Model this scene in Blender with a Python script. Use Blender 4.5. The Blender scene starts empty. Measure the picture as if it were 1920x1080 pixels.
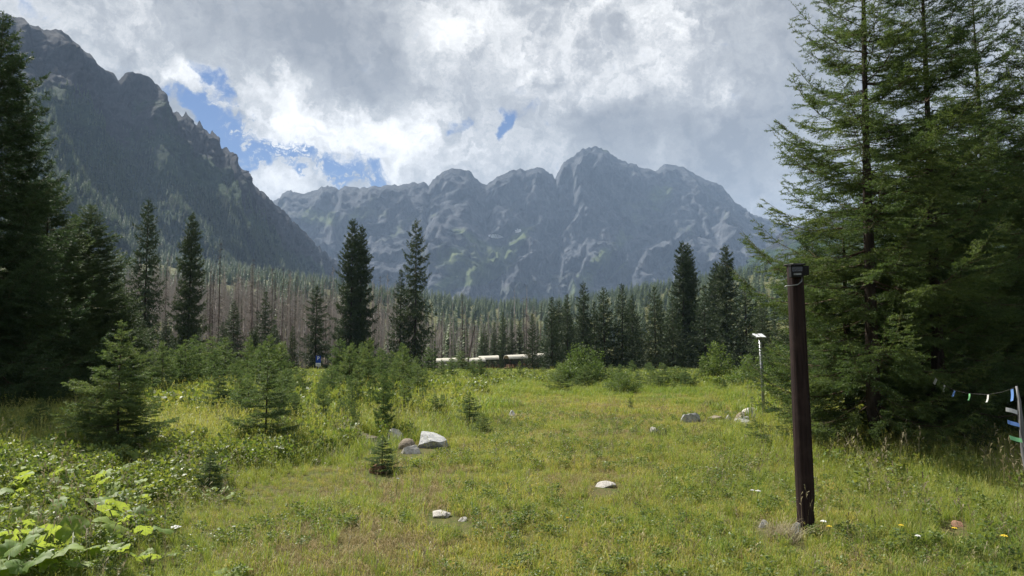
import bpy, math, numpy as np
from mathutils import Vector, Matrix
R = math.radians
SC = bpy.context.scene
COL = SC.collection

# ------------------------------------------------------------------ camera
F = 1371.0
CAM = np.array([0.0, 0.0, 1.62])
PITCH = math.atan(110.0 / F)
cd = bpy.data.cameras.new("camera"); cam = bpy.data.objects.new("camera", cd); COL.objects.link(cam)
cam.location = CAM; cam.rotation_euler = (R(90) + PITCH, 0, 0)
cd.sensor_width = 36; cd.lens = 36 * F / 1920; cd.clip_start = 0.05; cd.clip_end = 30000
SC.camera = cam

# ------------------------------------------------------------------ light
SUN_AZ, SUN_EL = R(-46), R(45)          # azimuth from +Y (ahead), negative = to the left
SUN_DIR = Vector((math.sin(SUN_AZ) * math.cos(SUN_EL), math.cos(SUN_AZ) * math.cos(SUN_EL), math.sin(SUN_EL)))
sl = bpy.data.lights.new("sun", 'SUN'); sl.energy = 4.6; sl.angle = R(0.53); sl.color = (1.0, 0.95, 0.86)
sun = bpy.data.objects.new("sun", sl); COL.objects.link(sun)
sun.rotation_euler = (-SUN_DIR).to_track_quat('-Z', 'Y').to_euler()
SKY_STRENGTH = 0.1
HAZE_DENSITY = 0.000105
HAZE_COLOR = (0.47, 0.66, 0.97)

vs = SC.view_settings
vs.view_transform = 'Standard'; vs.look = 'None'; vs.gamma = 1.0; vs.use_curve_mapping = False
vs.exposure = 1.25
SC.render.engine = 'CYCLES'
cy = SC.cycles
cy.use_denoising = True; cy.denoiser = 'OPENIMAGEDENOISE'; cy.denoising_input_passes = 'RGB_ALBEDO_NORMAL'; cy.denoising_prefilter = 'ACCURATE'
cy.max_bounces = 6; cy.diffuse_bounces = 3; cy.glossy_bounces = 1; cy.transmission_bounces = 3
cy.transparent_max_bounces = 4; cy.volume_bounces = 0
cy.sample_clamp_indirect = 4
cy.use_adaptive_sampling = False

# ------------------------------------------------------------------ node helpers
class NT:
    def __init__(s, tree): s.t = tree; s.n = tree.nodes; s.l = tree.links
    def new(s, typ, **kw):
        n = s.n.new(typ)
        for k, v in kw.items(): setattr(n, k, v)
        return n
    def put(s, sock, v):
        if hasattr(v, 'is_output'): s.l.new(v, sock)
        elif v is not None:
            if isinstance(v, (tuple, list)) and sock.type == 'RGBA' and len(v) == 3: v = (*v, 1)
            sock.default_value = v
    def math(s, op, a, b=None, c=None, clamp=False):
        n = s.new('ShaderNodeMath', operation=op); n.use_clamp = clamp
        s.put(n.inputs[0], a)
        if b is not None: s.put(n.inputs[1], b)
        if c is not None: s.put(n.inputs[2], c)
        return n.outputs[0]
    def vmath(s, op, a, b=None):
        n = s.new('ShaderNodeVectorMath', operation=op); s.put(n.inputs[0], a)
        if b is not None: s.put(n.inputs[1], b)
        return n.outputs['Value'] if op in ('DOT_PRODUCT', 'LENGTH', 'DISTANCE') else n.outputs[0]
    def smooth(s, v, a, b, lo=0.0, hi=1.0):
        n = s.new('ShaderNodeMapRange', interpolation_type='SMOOTHSTEP')
        s.put(n.inputs['Value'], v); n.inputs['From Min'].default_value = a; n.inputs['From Max'].default_value = b
        n.inputs['To Min'].default_value = lo; n.inputs['To Max'].default_value = hi
        return n.outputs[0]
    def mix(s, f, a, b):
        n = s.new('ShaderNodeMix', data_type='RGBA'); s.put(n.inputs[0], f); s.put(n.inputs[6], a); s.put(n.inputs[7], b)
        return n.outputs[2]
    def noise(s, vec, scale, detail=4, rough=0.55, dist=0.0, lac=2.0):
        n = s.new('ShaderNodeTexNoise'); s.put(n.inputs['Vector'], vec)
        n.inputs['Scale'].default_value = scale; n.inputs['Detail'].default_value = detail
        n.inputs['Roughness'].default_value = rough; n.inputs['Distortion'].default_value = dist
        n.inputs['Lacunarity'].default_value = lac
        return n.outputs['Fac']
    def attr(s, name):
        return s.new('ShaderNodeAttribute', attribute_name=name).outputs['Fac']

def mat(name):
    m = bpy.data.materials.new(name); m.use_nodes = True
    t = NT(m.node_tree); t.n.clear()
    out = t.new('ShaderNodeOutputMaterial')
    return m, t, out

def principled(t, out, color, rough=0.8, spec=0.3, metal=0.0, bump=None, bstr=0.3, bdist=0.02):
    p = t.new('ShaderNodeBsdfPrincipled'); t.put(p.inputs['Base Color'], color); t.put(p.inputs['Roughness'], rough)
    p.inputs['Specular IOR Level'].default_value = spec; p.inputs['Metallic'].default_value = metal
    if bump is not None:
        b = t.new('ShaderNodeBump'); b.inputs['Strength'].default_value = bstr; b.inputs['Distance'].default_value = bdist
        t.put(b.inputs['Height'], bump); t.l.new(b.outputs[0], p.inputs['Normal'])
    t.l.new(p.outputs[0], out.inputs['Surface'])
    return p

def leafy(name, cols, trans=0.3, tcol=None, rough=0.6, spec=0.25, world_patch=None):
    """needles / leaves / blades: reflecting + letting light through; hue from per-piece and per-object randomness"""
    m, t, out = mat(name)
    tint = t.attr('tint')
    oi = t.new('ShaderNodeObjectInfo')
    f = t.math('ADD', t.math('MULTIPLY', tint, 0.65), t.math('MULTIPLY', oi.outputs['Random'], 0.35))
    if world_patch:
        g = t.new('ShaderNodeNewGeometry').outputs['Position']
        nz = t.noise(g, world_patch[0], 3, 0.6)
        f = t.math('ADD', f, t.math('MULTIPLY', t.math('SUBTRACT', nz, 0.5), world_patch[1]), clamp=True)
    cr = t.new('ShaderNodeValToRGB'); t.put(cr.inputs[0], f)
    el = cr.color_ramp.elements
    while len(el) > 1: el.remove(el[-1])
    for i, c in enumerate(cols):
        e = el[0] if i == 0 else el.new(i / (len(cols) - 1))
        e.position = i / max(1, len(cols) - 1); e.color = (*c, 1)
    p = t.new('ShaderNodeBsdfPrincipled'); t.l.new(cr.outputs[0], p.inputs['Base Color'])
    p.inputs['Roughness'].default_value = rough; p.inputs['Specular IOR Level'].default_value = spec
    tr = t.new('ShaderNodeBsdfTranslucent')
    if tcol is None: t.l.new(cr.outputs[0], tr.inputs['Color'])
    else:
        mm = t.new('ShaderNodeMix', data_type='RGBA', blend_type='MULTIPLY'); mm.inputs[0].default_value = 1
        t.l.new(cr.outputs[0], mm.inputs[6]); mm.inputs[7].default_value = (*tcol, 1)
        t.l.new(mm.outputs[2], tr.inputs['Color'])
    mx = t.new('ShaderNodeMixShader'); mx.inputs[0].default_value = trans
    t.l.new(p.outputs[0], mx.inputs[1]); t.l.new(tr.outputs[0], mx.inputs[2]); t.l.new(mx.outputs[0], out.inputs['Surface'])
    return m

def plain(name, col, rough=0.7, spec=0.3, metal=0.0, scale=20.0, var=0.35, stretch=(1, 1, 1), bstr=0.3, bdist=0.01, col2=None):
    m, t, out = mat(name)
    tc = t.new('ShaderNodeTexCoord').outputs['Object']
    mp = t.new('ShaderNodeMapping'); t.l.new(tc, mp.inputs[0]); mp.inputs['Scale'].default_value = stretch
    n = t.noise(mp.outputs[0], scale, 6, 0.65)
    c2 = col2 or tuple(c * (1 - var) for c in col)
    c = t.mix(t.smooth(n, 0.35, 0.65), c2, col)
    principled(t, out, c, rough, spec, metal, n, bstr, bdist)
    return m

# ------------------------------------------------------------------ world: sky + clouds
W = bpy.data.worlds.new("World"); SC.world = W; W.use_nodes = True
w = NT(W.node_tree); w.n.clear()
wo = w.new('ShaderNodeOutputWorld'); bg = w.new('ShaderNodeBackground')
sky = w.new('ShaderNodeTexSky', sky_type='NISHITA'); sky.sun_disc = False
sky.sun_elevation = SUN_EL; sky.sun_rotation = SUN_AZ; sky.altitude = 1300; sky.air_density = 1.0; sky.dust_density = 0.2; sky.ozone_density = 2.0
D = w.new('ShaderNodeTexCoord').outputs['Generated']

def pdir(px, py):
    u = (px - 960) / F; v = (540 - py) / F
    c, s = math.cos(PITCH), math.sin(PITCH)
    d = np.array([u, c - s * v, s + c * v])
    return d
def ndir(px, py):
    d = pdir(px, py); return d / np.linalg.norm(d)
def blob(px, py, rx, ry, rot=0.0, warp=None):
    """smooth elliptical patch of sky in a given world direction (1 at the middle, 0 outside)"""
    d0 = ndir(px, py)
    ex = np.cross(d0, [0, 0, 1]); ex /= np.linalg.norm(ex); ez = np.cross(ex, d0)
    c, s = math.cos(R(rot)), math.sin(R(rot))
    a = (ex * c + ez * s) / (rx / F); b = (-ex * s + ez * c) / (ry / F)
    df = w.vmath('SUBTRACT', warp if warp is not None else D, tuple(d0))
    q = w.math('ADD', w.math('POWER', w.math('ABSOLUTE', w.vmath('DOT_PRODUCT', df, tuple(a))), 2.0),
               w.math('POWER', w.math('ABSOLUTE', w.vmath('DOT_PRODUCT', df, tuple(b))), 2.0))
    return w.math('EXPONENT', w.math('MULTIPLY', q, -1.0))
def total(terms):
    r = None
    for amp, b in terms:
        v = w.math('MULTIPLY', b, amp); r = v if r is None else w.math('ADD', r, v)
    return r
sep = w.new('ShaderNodeSeparateXYZ'); w.l.new(D, sep.inputs[0])
zz = w.math('ADD', w.math('MAXIMUM', sep.outputs[2], 0.0), 0.22)
cmb = w.new('ShaderNodeCombineXYZ')
w.l.new(w.math('DIVIDE', sep.outputs[0], zz), cmb.inputs[0]); w.l.new(w.math('DIVIDE', sep.outputs[1], zz), cmb.inputs[1])
UV = cmb.outputs[0]
# direction warped by noise, so that patches get ragged cloud edges
wn = w.new('ShaderNodeTexNoise'); w.l.new(D, wn.inputs['Vector']); wn.inputs['Scale'].default_value = 9; wn.inputs['Detail'].default_value = 9; wn.inputs['Roughness'].default_value = 0.62
wv = w.vmath('MULTIPLY', w.vmath('SUBTRACT', wn.outputs['Color'], (0.5, 0.5, 0.5)), (0.22, 0.22, 0.17))
DW = w.vmath('ADD', D, wv)
n_big = w.noise(UV, 1.1, 9, 0.58, 0.35)
n_mid = w.noise(DW, 5.5, 9, 0.62, 0.4)
n_fine = w.noise(D, 26.0, 8, 0.6, 0.6)
# holes through to the blue sky
holes = total([(0.85, blob(330, 192, 58, 28, -25, DW)), (0.78, blob(380, 236, 85, 28, -35, DW)), (0.62, blob(470, 275, 110, 36, -25, DW)), (0.9, blob(400, 160, 18, 45, 25, DW)),
               (0.85, blob(560, 325, 120, 28, -18, DW)), (0.95, blob(640, 325, 70, 36, -10, DW)), (0.75, blob(210, 122, 30, 14, -20, DW)),
               (0.85, blob(968, 215, 50, 18, 12, DW)), (0.85, blob(850, 218, 30, 18, 0, DW)), (0.8, blob(948, 240, 14, 22, 0, DW)), (0.55, blob(5, 12, 40, 20, 0, DW)),
               (0.5, blob(720, 350, 60, 20, 0, DW)),
               (0.75, blob(-500, 250, 160, 60, 10, DW)), (0.8, blob(2500, 200, 200, 60, -10, DW))])
puff = total([(0.8, blob(545, 345, 60, 26, 5, DW)), (0.55, blob(505, 350, 40, 30, 0, DW)), (0.45, blob(570, 298, 30, 12, 0, DW)),
              (0.10, blob(500, 270, 110, 42, -25, DW))])
# small cloudlets inside the gap
vor = w.new('ShaderNodeTexVoronoi', feature='SMOOTH_F1'); w.l.new(w.vmath('MULTIPLY', DW, (1, 1, 2.4)), vor.inputs['Vector']); vor.inputs['Scale'].default_value = 70
vor.inputs['Smoothness'].default_value = 0.6
cl = w.math('MULTIPLY', w.smooth(vor.outputs['Distance'], 0.55, 0.15), w.math('ADD', blob(510, 270, 130, 48, -22), w.math('MULTIPLY', blob(690, 340, 80, 25, 0), 0.6)))
hole = w.math('SUBTRACT', w.math('SUBTRACT', holes, puff), w.math('MULTIPLY', cl, 0.8))
hole = w.math('ADD', hole, w.math('MULTIPLY', w.math('SUBTRACT', n_fine, 0.5), 2.6))
hole = w.math('ADD', hole, w.math('MULTIPLY', w.math('SUBTRACT', n_mid, 0.5), 1.2))
gap = w.smooth(hole, 0.30, 1.05)
# open holes elsewhere in the sky, well away from the view
gap2 = w.math('MULTIPLY', w.smooth(n_big, 0.66, 0.74), w.smooth(sep.outputs[1], 0.55, 0.2))
gap = w.math('MAXIMUM', gap, gap2)
# light and dark of the clouds
bright = total([(0.34, blob(820, 270, 300, 75, -6, DW)), (0.25, blob(600, 250, 150, 70, 0, DW)), (0.42, blob(335, 130, 55, 45, 0, DW)), (0.25, blob(215, 60, 130, 60, -20, DW)),
                (0.42, blob(845, 85, 75, 60, 30, DW)), (0.20, blob(940, 30, 90, 40, 0, DW)), (0.34, blob(1120, 40, 60, 25, 20, DW)), (0.42, blob(1245, 55, 40, 55, 0, DW)),
                (0.33, blob(1200, 160, 110, 45, -20, DW)), (0.30, blob(1345, 190, 36, 60, 10, DW)), (0.30, blob(985, 110, 80, 45, 0, DW)), (0.32, blob(545, 345, 60, 30, 0)),
                (0.15, blob(30, 30, 80, 40, 0, DW)), (0.18, blob(520, 180, 90, 40, -30, DW)),
                (-0.22, blob(560, 60, 230, 60, -10, DW)), (-0.20, blob(690, 140, 160, 55, 0, DW)), (-0.14, blob(1080, 120, 60, 50, 0, DW)), (-0.16, blob(1300, 260, 230, 60, 0, DW)), (-0.12, blob(1130, 250, 70, 60, 0, DW)),
                (-0.16, blob(1420, 120, 130, 150, 0, DW)), (-0.10, blob(1700, 100, 300, 200, 0, DW))])
lum = w.math('ADD', w.math('ADD', 0.40, bright), w.math('ADD', w.math('MULTIPLY', w.math('SUBTRACT', n_mid, 0.5), 1.7), w.math('MULTIPLY', w.math('SUBTRACT', n_big, 0.5), 0.35)))
n_bil = w.noise(DW, 15.0, 9, 0.62, 0.5)
bil = w.math('ABSOLUTE', w.math('SUBTRACT', w.math('MULTIPLY', n_bil, 2.0), 1.0))
lum = w.math('ADD', lum, w.math('MULTIPLY', w.math('SUBTRACT', n_fine, 0.5), 0.45))
lum = w.math('ADD', lum, w.math('MULTIPLY', w.math('SUBTRACT', 0.16, bil), 0.7))
cr = w.new('ShaderNodeValToRGB'); w.l.new(lum, cr.inputs[0])
e = cr.color_ramp.elements
e[0].position = 0.0; e[0].color = (0.125, 0.129, 0.137, 1); e[1].position = 1.0; e[1].color = (0.58, 0.572, 0.555, 1)
for pos, c in ((0.25, (0.178, 0.181, 0.186)), (0.45, (0.232, 0.235, 0.237)), (0.62, (0.325, 0.324, 0.320)), (0.80, (0.45, 0.445, 0.434))):
    x = e.new(pos); x.color = (*c, 1)
skyc = w.vmath('MULTIPLY', sky.outputs[0], (SKY_STRENGTH * 0.19, SKY_STRENGTH * 0.25, SKY_STRENGTH * 0.34))
colr = w.mix(gap, cr.outputs[0], skyc)
w.l.new(colr, bg.inputs['Color']); bg.inputs['Strength'].default_value = 1.0
w.l.new(bg.outputs[0], wo.inputs['Surface'])

# ------------------------------------------------------------------ numpy noise
def _h(ix, iy, seed):
    h = (ix.astype(np.int64) * 374761393 + iy.astype(np.int64) * 668265263 + seed * 1442695041) & 0x7fffffff
    h = ((h ^ (h >> 13)) * 1274126177) & 0x7fffffff
    return ((h ^ (h >> 16)) & 0xffff) / 65535.0
def vn(x, y, seed=0):
    x = np.asarray(x, float); y = np.asarray(y, float)
    ix, iy = np.floor(x), np.floor(y); fx, fy = x - ix, y - iy
    ux, uy = fx ** 3 * (fx * (fx * 6 - 15) + 10), fy ** 3 * (fy * (fy * 6 - 15) + 10)
    a, b, c, d = _h(ix, iy, seed), _h(ix + 1, iy, seed), _h(ix, iy + 1, seed), _h(ix + 1, iy + 1, seed)
    return (a * (1 - ux) + b * ux) * (1 - uy) + (c * (1 - ux) + d * ux) * uy
def fbm(x, y, o=5, seed=0, g=0.5):
    r, a, s = 0, 1.0, 0
    for i in range(o):
        r = r + a * vn(x * 2 ** i + 17.3 * i, y * 2 ** i - 9.1 * i, seed + i); s += a; a *= g
    return r / s
def ridged(x, y, o=5, seed=0, g=0.55):
    r, a, s = 0, 1.0, 0
    for i in range(o):
        r = r + a * (1 - np.abs(2 * vn(x * 2 ** i + 31.7 * i, y * 2 ** i + 11.9 * i, seed + i) - 1)); s += a; a *= g
    return r / s
def pn(x, y, seed=0):
    x = np.asarray(x, float); y = np.asarray(y, float)
    ix, iy = np.floor(x), np.floor(y); fx, fy = x - ix, y - iy
    u, v = fx ** 3 * (fx * (fx * 6 - 15) + 10), fy ** 3 * (fy * (fy * 6 - 15) + 10)
    def g(dx, dy):
        a = _h(ix + dx, iy + dy, seed) * 2 * math.pi
        return np.cos(a) * (fx - dx) + np.sin(a) * (fy - dy)
    return ((g(0, 0) * (1 - u) + g(1, 0) * u) * (1 - v) + (g(0, 1) * (1 - u) + g(1, 1) * u) * v) * 1.5
def pridge(x, y, o=6, seed=0, g=0.5):
    """sharp-crested ridges, about 0..1"""
    r, a, s, wgt = 0, 1.0, 0, 1.0
    for i in range(o):
        q = (1 - np.abs(pn(x * 2 ** i + 31.7 * i, y * 2 ** i + 11.9 * i, seed + i))) ** 2
        r = r + a * q * wgt; s += a; a *= g; wgt = np.clip(q * 1.4, 0.25, 1)
    return r / s
def pfbm(x, y, o=5, seed=0, g=0.55):
    r, a = 0, 1.0
    for i in range(o): r = r + a * pn(x * 2 ** i + 5.7 * i, y * 2 ** i + 3.9 * i, seed + i); a *= g
    return r
def ss(a, b, x):
    t = np.clip((np.asarray(x, float) - a) / (b - a), 0, 1); return t * t * (3 - 2 * t)

# ------------------------------------------------------------------ ground height and placing
def gz(x, y):
    x = np.asarray(x, float); y = np.asarray(y, float)
    near = 1 - ss(70, 120, y)
    z = near * (0.16 * (fbm(x / 7, y / 7, 3, 5) - 0.5) + 0.05 * (vn(x / 0.9, y / 0.9, 9) - 0.5))
    z = z - 2.8 * ss(42, 80, y) * (1 - 0.6 * ss(100, 300, y))
    z = z + 60 * ss(300, 1150, y)
    z = z + ss(90, 170, y) * 0.14 * np.clip(-x - 22, 0, 400)
    z = z + ss(75, 160, y) * 0.16 * np.clip(x - 40, 0, 400)
    z = z + ss(0.6, 1.0, (np.abs(x) - 20) / 100.0) * 2.0 * (y < 1e9) * ss(60, 10, y) * 0.3
    return z
CAM[2] = 1.60 + float(gz(0, 0)); cam.location = CAM
def at(px, py, Y):
    d = pdir(px, py); return CAM + d * (Y / d[1])
TS_ = np.geomspace(1.0, 400.0, 2600)
def on_ground(px, py):
    d = pdir(px, py); q = CAM[None] + d[None] * TS_[:, None]
    h = q[:, 2] - gz(q[:, 0], q[:, 1]); k = int(np.argmax(h <= 0))
    if k == 0: k = len(TS_) - 1
    f = h[k - 1] / (h[k - 1] - h[k] + 1e-9)
    return q[k - 1] * (1 - f) + q[k] * f
def pxw(px_size, Y): return px_size * Y / F

# ------------------------------------------------------------------ mesh helpers
def mesh_np(name, V, T=None, Q=None, mats=(), mi=None, tint=None, smooth=False):
    me = bpy.data.meshes.new(name)
    V = np.asarray(V, np.float32).reshape(-1, 3)
    nt = 0 if T is None else len(T); nq = 0 if Q is None else len(Q)
    me.vertices.add(len(V)); me.vertices.foreach_set('co', V.ravel())
    li = np.concatenate([np.asarray(a, np.int32).ravel() for a in (T, Q) if a is not None and len(a)])
    me.loops.add(len(li)); me.loops.foreach_set('vertex_index', li)
    me.polygons.add(nt + nq)
    st = np.concatenate([np.arange(nt) * 3, nt * 3 + np.arange(nq) * 4]).astype(np.int32)
    me.polygons.foreach_set('loop_start', st)
    if smooth: me.polygons.foreach_set('use_smooth', np.ones(nt + nq, bool))
    for m in mats: me.materials.append(m)
    if mi is not None: me.polygons.foreach_set('material_index', np.asarray(mi, np.int32))
    if tint is not None:
        a = me.attributes.new('tint', 'FLOAT', 'POINT'); a.data.foreach_set('value', np.asarray(tint, np.float32))
    me.update(calc_edges=True)
    return me
def link(name, data, parent=None, loc=(0, 0, 0), rot=(0, 0, 0), scale=(1, 1, 1)):
    o = bpy.data.objects.new(name, data); COL.objects.link(o)
    o.location = loc; o.rotation_euler = rot; o.scale = scale
    if parent: o.parent = parent
    return o
def tag(o, label=None, cat=None, group=None, kind=None):
    if label: o['label'] = label
    if cat: o['category'] = cat
    if group: o['group'] = group
    if kind: o['kind'] = kind
    return o
def thing(name, label, cat, loc=(0, 0, 0), rz=0.0, sc=1.0, group=None):
    o = bpy.data.objects.new(name, None); COL.objects.link(o); o.empty_display_size = 0.2
    o.location = loc; o.rotation_euler = (0, 0, rz); o.scale = (sc, sc, sc) if np.isscalar(sc) else sc
    return tag(o, label, cat, group)
def dup(root, label, loc, rz=0.0, sc=1.0, group=None, tilt=(0, 0)):
    r = root.copy(); COL.objects.link(r)
    r.location = loc; r.rotation_euler = (tilt[0], tilt[1], rz); r.scale = (sc, sc, sc) if np.isscalar(sc) else sc
    r['label'] = label
    if group: r['group'] = group
    elif 'group' in r: del r['group']
    for ch in list(root.children):
        c = ch.copy(); COL.objects.link(c); c.parent = r
        for g in list(ch.children):
            d = g.copy(); COL.objects.link(d); d.parent = c
    return r
class MB:
    """collects simple solids into one mesh"""
    def __init__(s): s.v = []; s.f = []
    def poly(s, vs, fs):
        b = len(s.v); s.v += [tuple(map(float, q)) for q in vs]; s.f += [tuple(b + i for i in f) for f in fs]
    def box(s, lo, hi, M=None):
        x0, y0, z0 = lo; x1, y1, z1 = hi
        vs = [(x0, y0, z0), (x1, y0, z0), (x1, y1, z0), (x0, y1, z0), (x0, y0, z1), (x1, y0, z1), (x1, y1, z1), (x0, y1, z1)]
        if M is not None: vs = [tuple(M @ Vector(q)) for q in vs]
        s.poly(vs, [(3, 2, 1, 0), (4, 5, 6, 7), (0, 1, 5, 4), (1, 2, 6, 5), (2, 3, 7, 6), (3, 0, 4, 7)])
    def tube(s, pts, rad, n=6):
        pts = [Vector(p) for p in pts]; rad = [rad] * len(pts) if np.isscalar(rad) else rad
        rings = []
        for i, p in enumerate(pts):
            d = (pts[min(i + 1, len(pts) - 1)] - pts[max(i - 1, 0)]).normalized()
            a = d.cross(Vector((0, 0, 1)))
            if a.length < 1e-3: a = Vector((1, 0, 0))
            a.normalize(); b = d.cross(a)
            rings.append([p + (a * math.cos(2 * math.pi * k / n) + b * math.sin(2 * math.pi * k / n)) * rad[i] for k in range(n)])
        vs = [q for r in rings for q in r]; fs = []
        for i in range(len(pts) - 1):
            for k in range(n):
                k2 = (k + 1) % n; fs.append((i * n + k, i * n + k2, (i + 1) * n + k2, (i + 1) * n + k))
        fs.append(tuple(reversed(range(n)))); fs.append(tuple((len(pts) - 1) * n + k for k in range(n)))
        s.poly(vs, fs)
    def mesh(s, name, m, smooth=False, bevel=0.0):
        me = bpy.data.meshes.new(name); me.from_pydata(s.v, [], s.f); me.materials.append(m)
        import bmesh
        bm = bmesh.new(); bm.from_mesh(me)
        bmesh.ops.recalc_face_normals(bm, faces=bm.faces)
        if bevel: bmesh.ops.bevel(bm, geom=bm.edges[:], offset=bevel, segments=1, affect='EDGES', profile=0.5)
        bm.to_mesh(me); bm.free()
        if smooth: me.polygons.foreach_set('use_smooth', [True] * len(me.polygons))
        me.update(); return me
    def build(s, name, m, parent=None, loc=(0, 0, 0), rot=(0, 0, 0), smooth=False, bevel=0.0):
        return link(name, s.mesh(name, m, smooth, bevel), parent, loc, rot)

def norm(a): return a / np.maximum(np.linalg.norm(a, axis=-1, keepdims=True), 1e-9)

# ------------------------------------------------------------------ scatter of unlinked tufts (grass, far woods)
def scatter(name, P, rot, scl, idx, sources, label_kind, mats):
    me = bpy.data.meshes.new(name); me.vertices.add(len(P)); me.vertices.foreach_set('co', np.asarray(P, np.float32).ravel())
    a = me.attributes.new('rot', 'FLOAT_VECTOR', 'POINT'); a.data.foreach_set('vector', np.asarray(rot, np.float32).ravel())
    a = me.attributes.new('scl', 'FLOAT_VECTOR', 'POINT'); a.data.foreach_set('vector', np.asarray(scl, np.float32).ravel())
    a = me.attributes.new('idx', 'INT', 'POINT'); a.data.foreach_set('value', np.asarray(idx, np.int32))
    for m in mats: me.materials.append(m)
    o = link(name, me)
    ng = bpy.data.node_groups.new(name + '_nodes', 'GeometryNodeTree')
    ng.interface.new_socket('Geometry', in_out='INPUT', socket_type='NodeSocketGeometry')
    ng.interface.new_socket('Geometry', in_out='OUTPUT', socket_type='NodeSocketGeometry')
    n, l = ng.nodes, ng.links
    gi, go = n.new('NodeGroupInput'), n.new('NodeGroupOutput')
    acc = None
    for k, so in enumerate(sources):          # pick by index, one kind of tuft at a time
        cmpn = n.new('FunctionNodeCompare'); cmpn.data_type = 'INT'; cmpn.operation = 'EQUAL'
        an = n.new('GeometryNodeInputNamedAttribute'); an.data_type = 'INT'; an.inputs[0].default_value = 'idx'
        l.new(an.outputs[0], cmpn.inputs[2]); cmpn.inputs[3].default_value = k
        oi = n.new('GeometryNodeObjectInfo'); oi.inputs['Object'].default_value = so; oi.inputs['As Instance'].default_value = True
        ip = n.new('GeometryNodeInstanceOnPoints')
        l.new(gi.outputs[0], ip.inputs['Points']); l.new(cmpn.outputs[0], ip.inputs['Selection']); l.new(oi.outputs['Geometry'], ip.inputs['Instance'])
        ar = n.new('GeometryNodeInputNamedAttribute'); ar.data_type = 'FLOAT_VECTOR'; ar.inputs[0].default_value = 'rot'
        asc = n.new('GeometryNodeInputNamedAttribute'); asc.data_type = 'FLOAT_VECTOR'; asc.inputs[0].default_value = 'scl'
        e2r = n.new('FunctionNodeEulerToRotation'); l.new(ar.outputs[0], e2r.inputs[0])
        l.new(e2r.outputs[0], ip.inputs['Rotation']); l.new(asc.outputs[0], ip.inputs['Scale'])
        if acc is None: acc = n.new('GeometryNodeJoinGeometry'); l.new(acc.outputs[0], go.inputs[0])
        l.new(ip.outputs[0], acc.inputs[0])
    md = o.modifiers.new('scatter', 'NODES'); md.node_group = ng
    tag(o, kind='stuff')
    return o
def source(name, me): return bpy.data.objects.new(name, me)      # not linked: only its geometry is used

# ------------------------------------------------------------------ materials
M_GROUND, t, out = mat('meadow_soil')
g = t.new('ShaderNodeNewGeometry').outputs['Position']
n1 = t.noise(g, 0.35, 5, 0.6); n2 = t.noise(g, 6.0, 6, 0.7); n3 = t.noise(g, 40.0, 4, 0.7)
c = t.mix(t.smooth(n1, 0.4, 0.6), (0.075, 0.085, 0.022), (0.10, 0.085, 0.035))
c = t.mix(t.smooth(n2, 0.45, 0.62), c, (0.055, 0.075, 0.018))
c = t.mix(t.math('MULTIPLY', t.smooth(n3, 0.5, 0.62), 0.6), c, (0.12, 0.11, 0.05))
principled(t, out, c, 0.95, 0.1, 0, n3, 0.6, 0.03)

def mountain_mat(name, rock_a, rock_b, grass_a, grass_b, scree, fine):
    m, t, out = mat(name)
    P = t.new('ShaderNodeNewGeometry').outputs['Position']
    gr = t.attr('grass'); sn = t.attr('snow')
    n1 = t.noise(P, fine, 8, 0.65, 0.5); n2 = t.noise(P, fine * 5.5, 6, 0.7, 0.3)
    mp = t.new('ShaderNodeMapping'); t.l.new(P, mp.inputs[0]); mp.inputs['Scale'].default_value = (1, 1, 0.25)
    n3 = t.noise(mp.outputs[0], fine * 4.5, 8, 0.75, 0.8)
    c = t.mix(t.smooth(n3, 0.36, 0.64), rock_a, rock_b)
    gsel = t.smooth(t.math('ADD', gr, t.math('MULTIPLY', t.math('SUBTRACT', n1, 0.5), 1.5)), 0.36, 0.74)
    gc = t.mix(t.smooth(n2, 0.35, 0.65), grass_a, grass_b)
    c = t.mix(gsel, c, gc)
    sc_ = t.math('MULTIPLY', t.smooth(t.math('ADD', t.math('MULTIPLY', n3, 0.6), t.math('MULTIPLY', n2, 0.4)), 0.57, 0.66), 0.55)
    c = t.mix(sc_, c, scree)
    c = t.mix(t.smooth(sn, 0.5, 0.7), c, (0.75, 0.77, 0.8))
    h = t.math('ADD', t.math('MULTIPLY', n3, 0.7), t.math('MULTIPLY', n2, 0.35))
    principled(t, out, c, 0.95, 0.05, 0, h, 1.0, 14.0)
    return m
M_BACK = mountain_mat('granite_wall', (0.028, 0.033, 0.042), (0.10, 0.105, 0.116), (0.058, 0.082, 0.036), (0.12, 0.142, 0.066), (0.17, 0.172, 0.172), 0.0056)
M_LEFT = mountain_mat('dark_slope', (0.03, 0.032, 0.038), (0.068, 0.068, 0.074), (0.018, 0.040, 0.019), (0.045, 0.074, 0.032), (0.075, 0.077, 0.082), 0.012)

M_BARK = plain('spruce_bark', (0.06, 0.045, 0.036), 0.9, 0.15, 0, 14, 0.6, (1, 1, 0.25), 0.8, 0.02)
M_TWIG = plain('spruce_twig', (0.085, 0.06, 0.04), 0.9, 0.15, 0, 30, 0.5)
M_DEADWOOD = plain('dead_wood', (0.46, 0.405, 0.375), 0.95, 0.1, 0, 6, 0.45, (1, 1, 0.3))
M_DEADDARK = plain('dark_dead_wood', (0.13, 0.10, 0.085), 0.95, 0.1, 0, 6, 0.45, (1, 1, 0.3))
M_NEEDLE = leafy('spruce_needles', [(0.034, 0.066, 0.027), (0.060, 0.101, 0.035), (0.098, 0.140, 0.045), (0.15, 0.185, 0.058)], 0.42, (1.15, 1.2, 0.7))
M_NEEDLE_Y = leafy('young_spruce_needles', [(0.056, 0.108, 0.046), (0.09, 0.148, 0.056), (0.155, 0.205, 0.076)], 0.42, (1.3, 1.2, 0.7))
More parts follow.
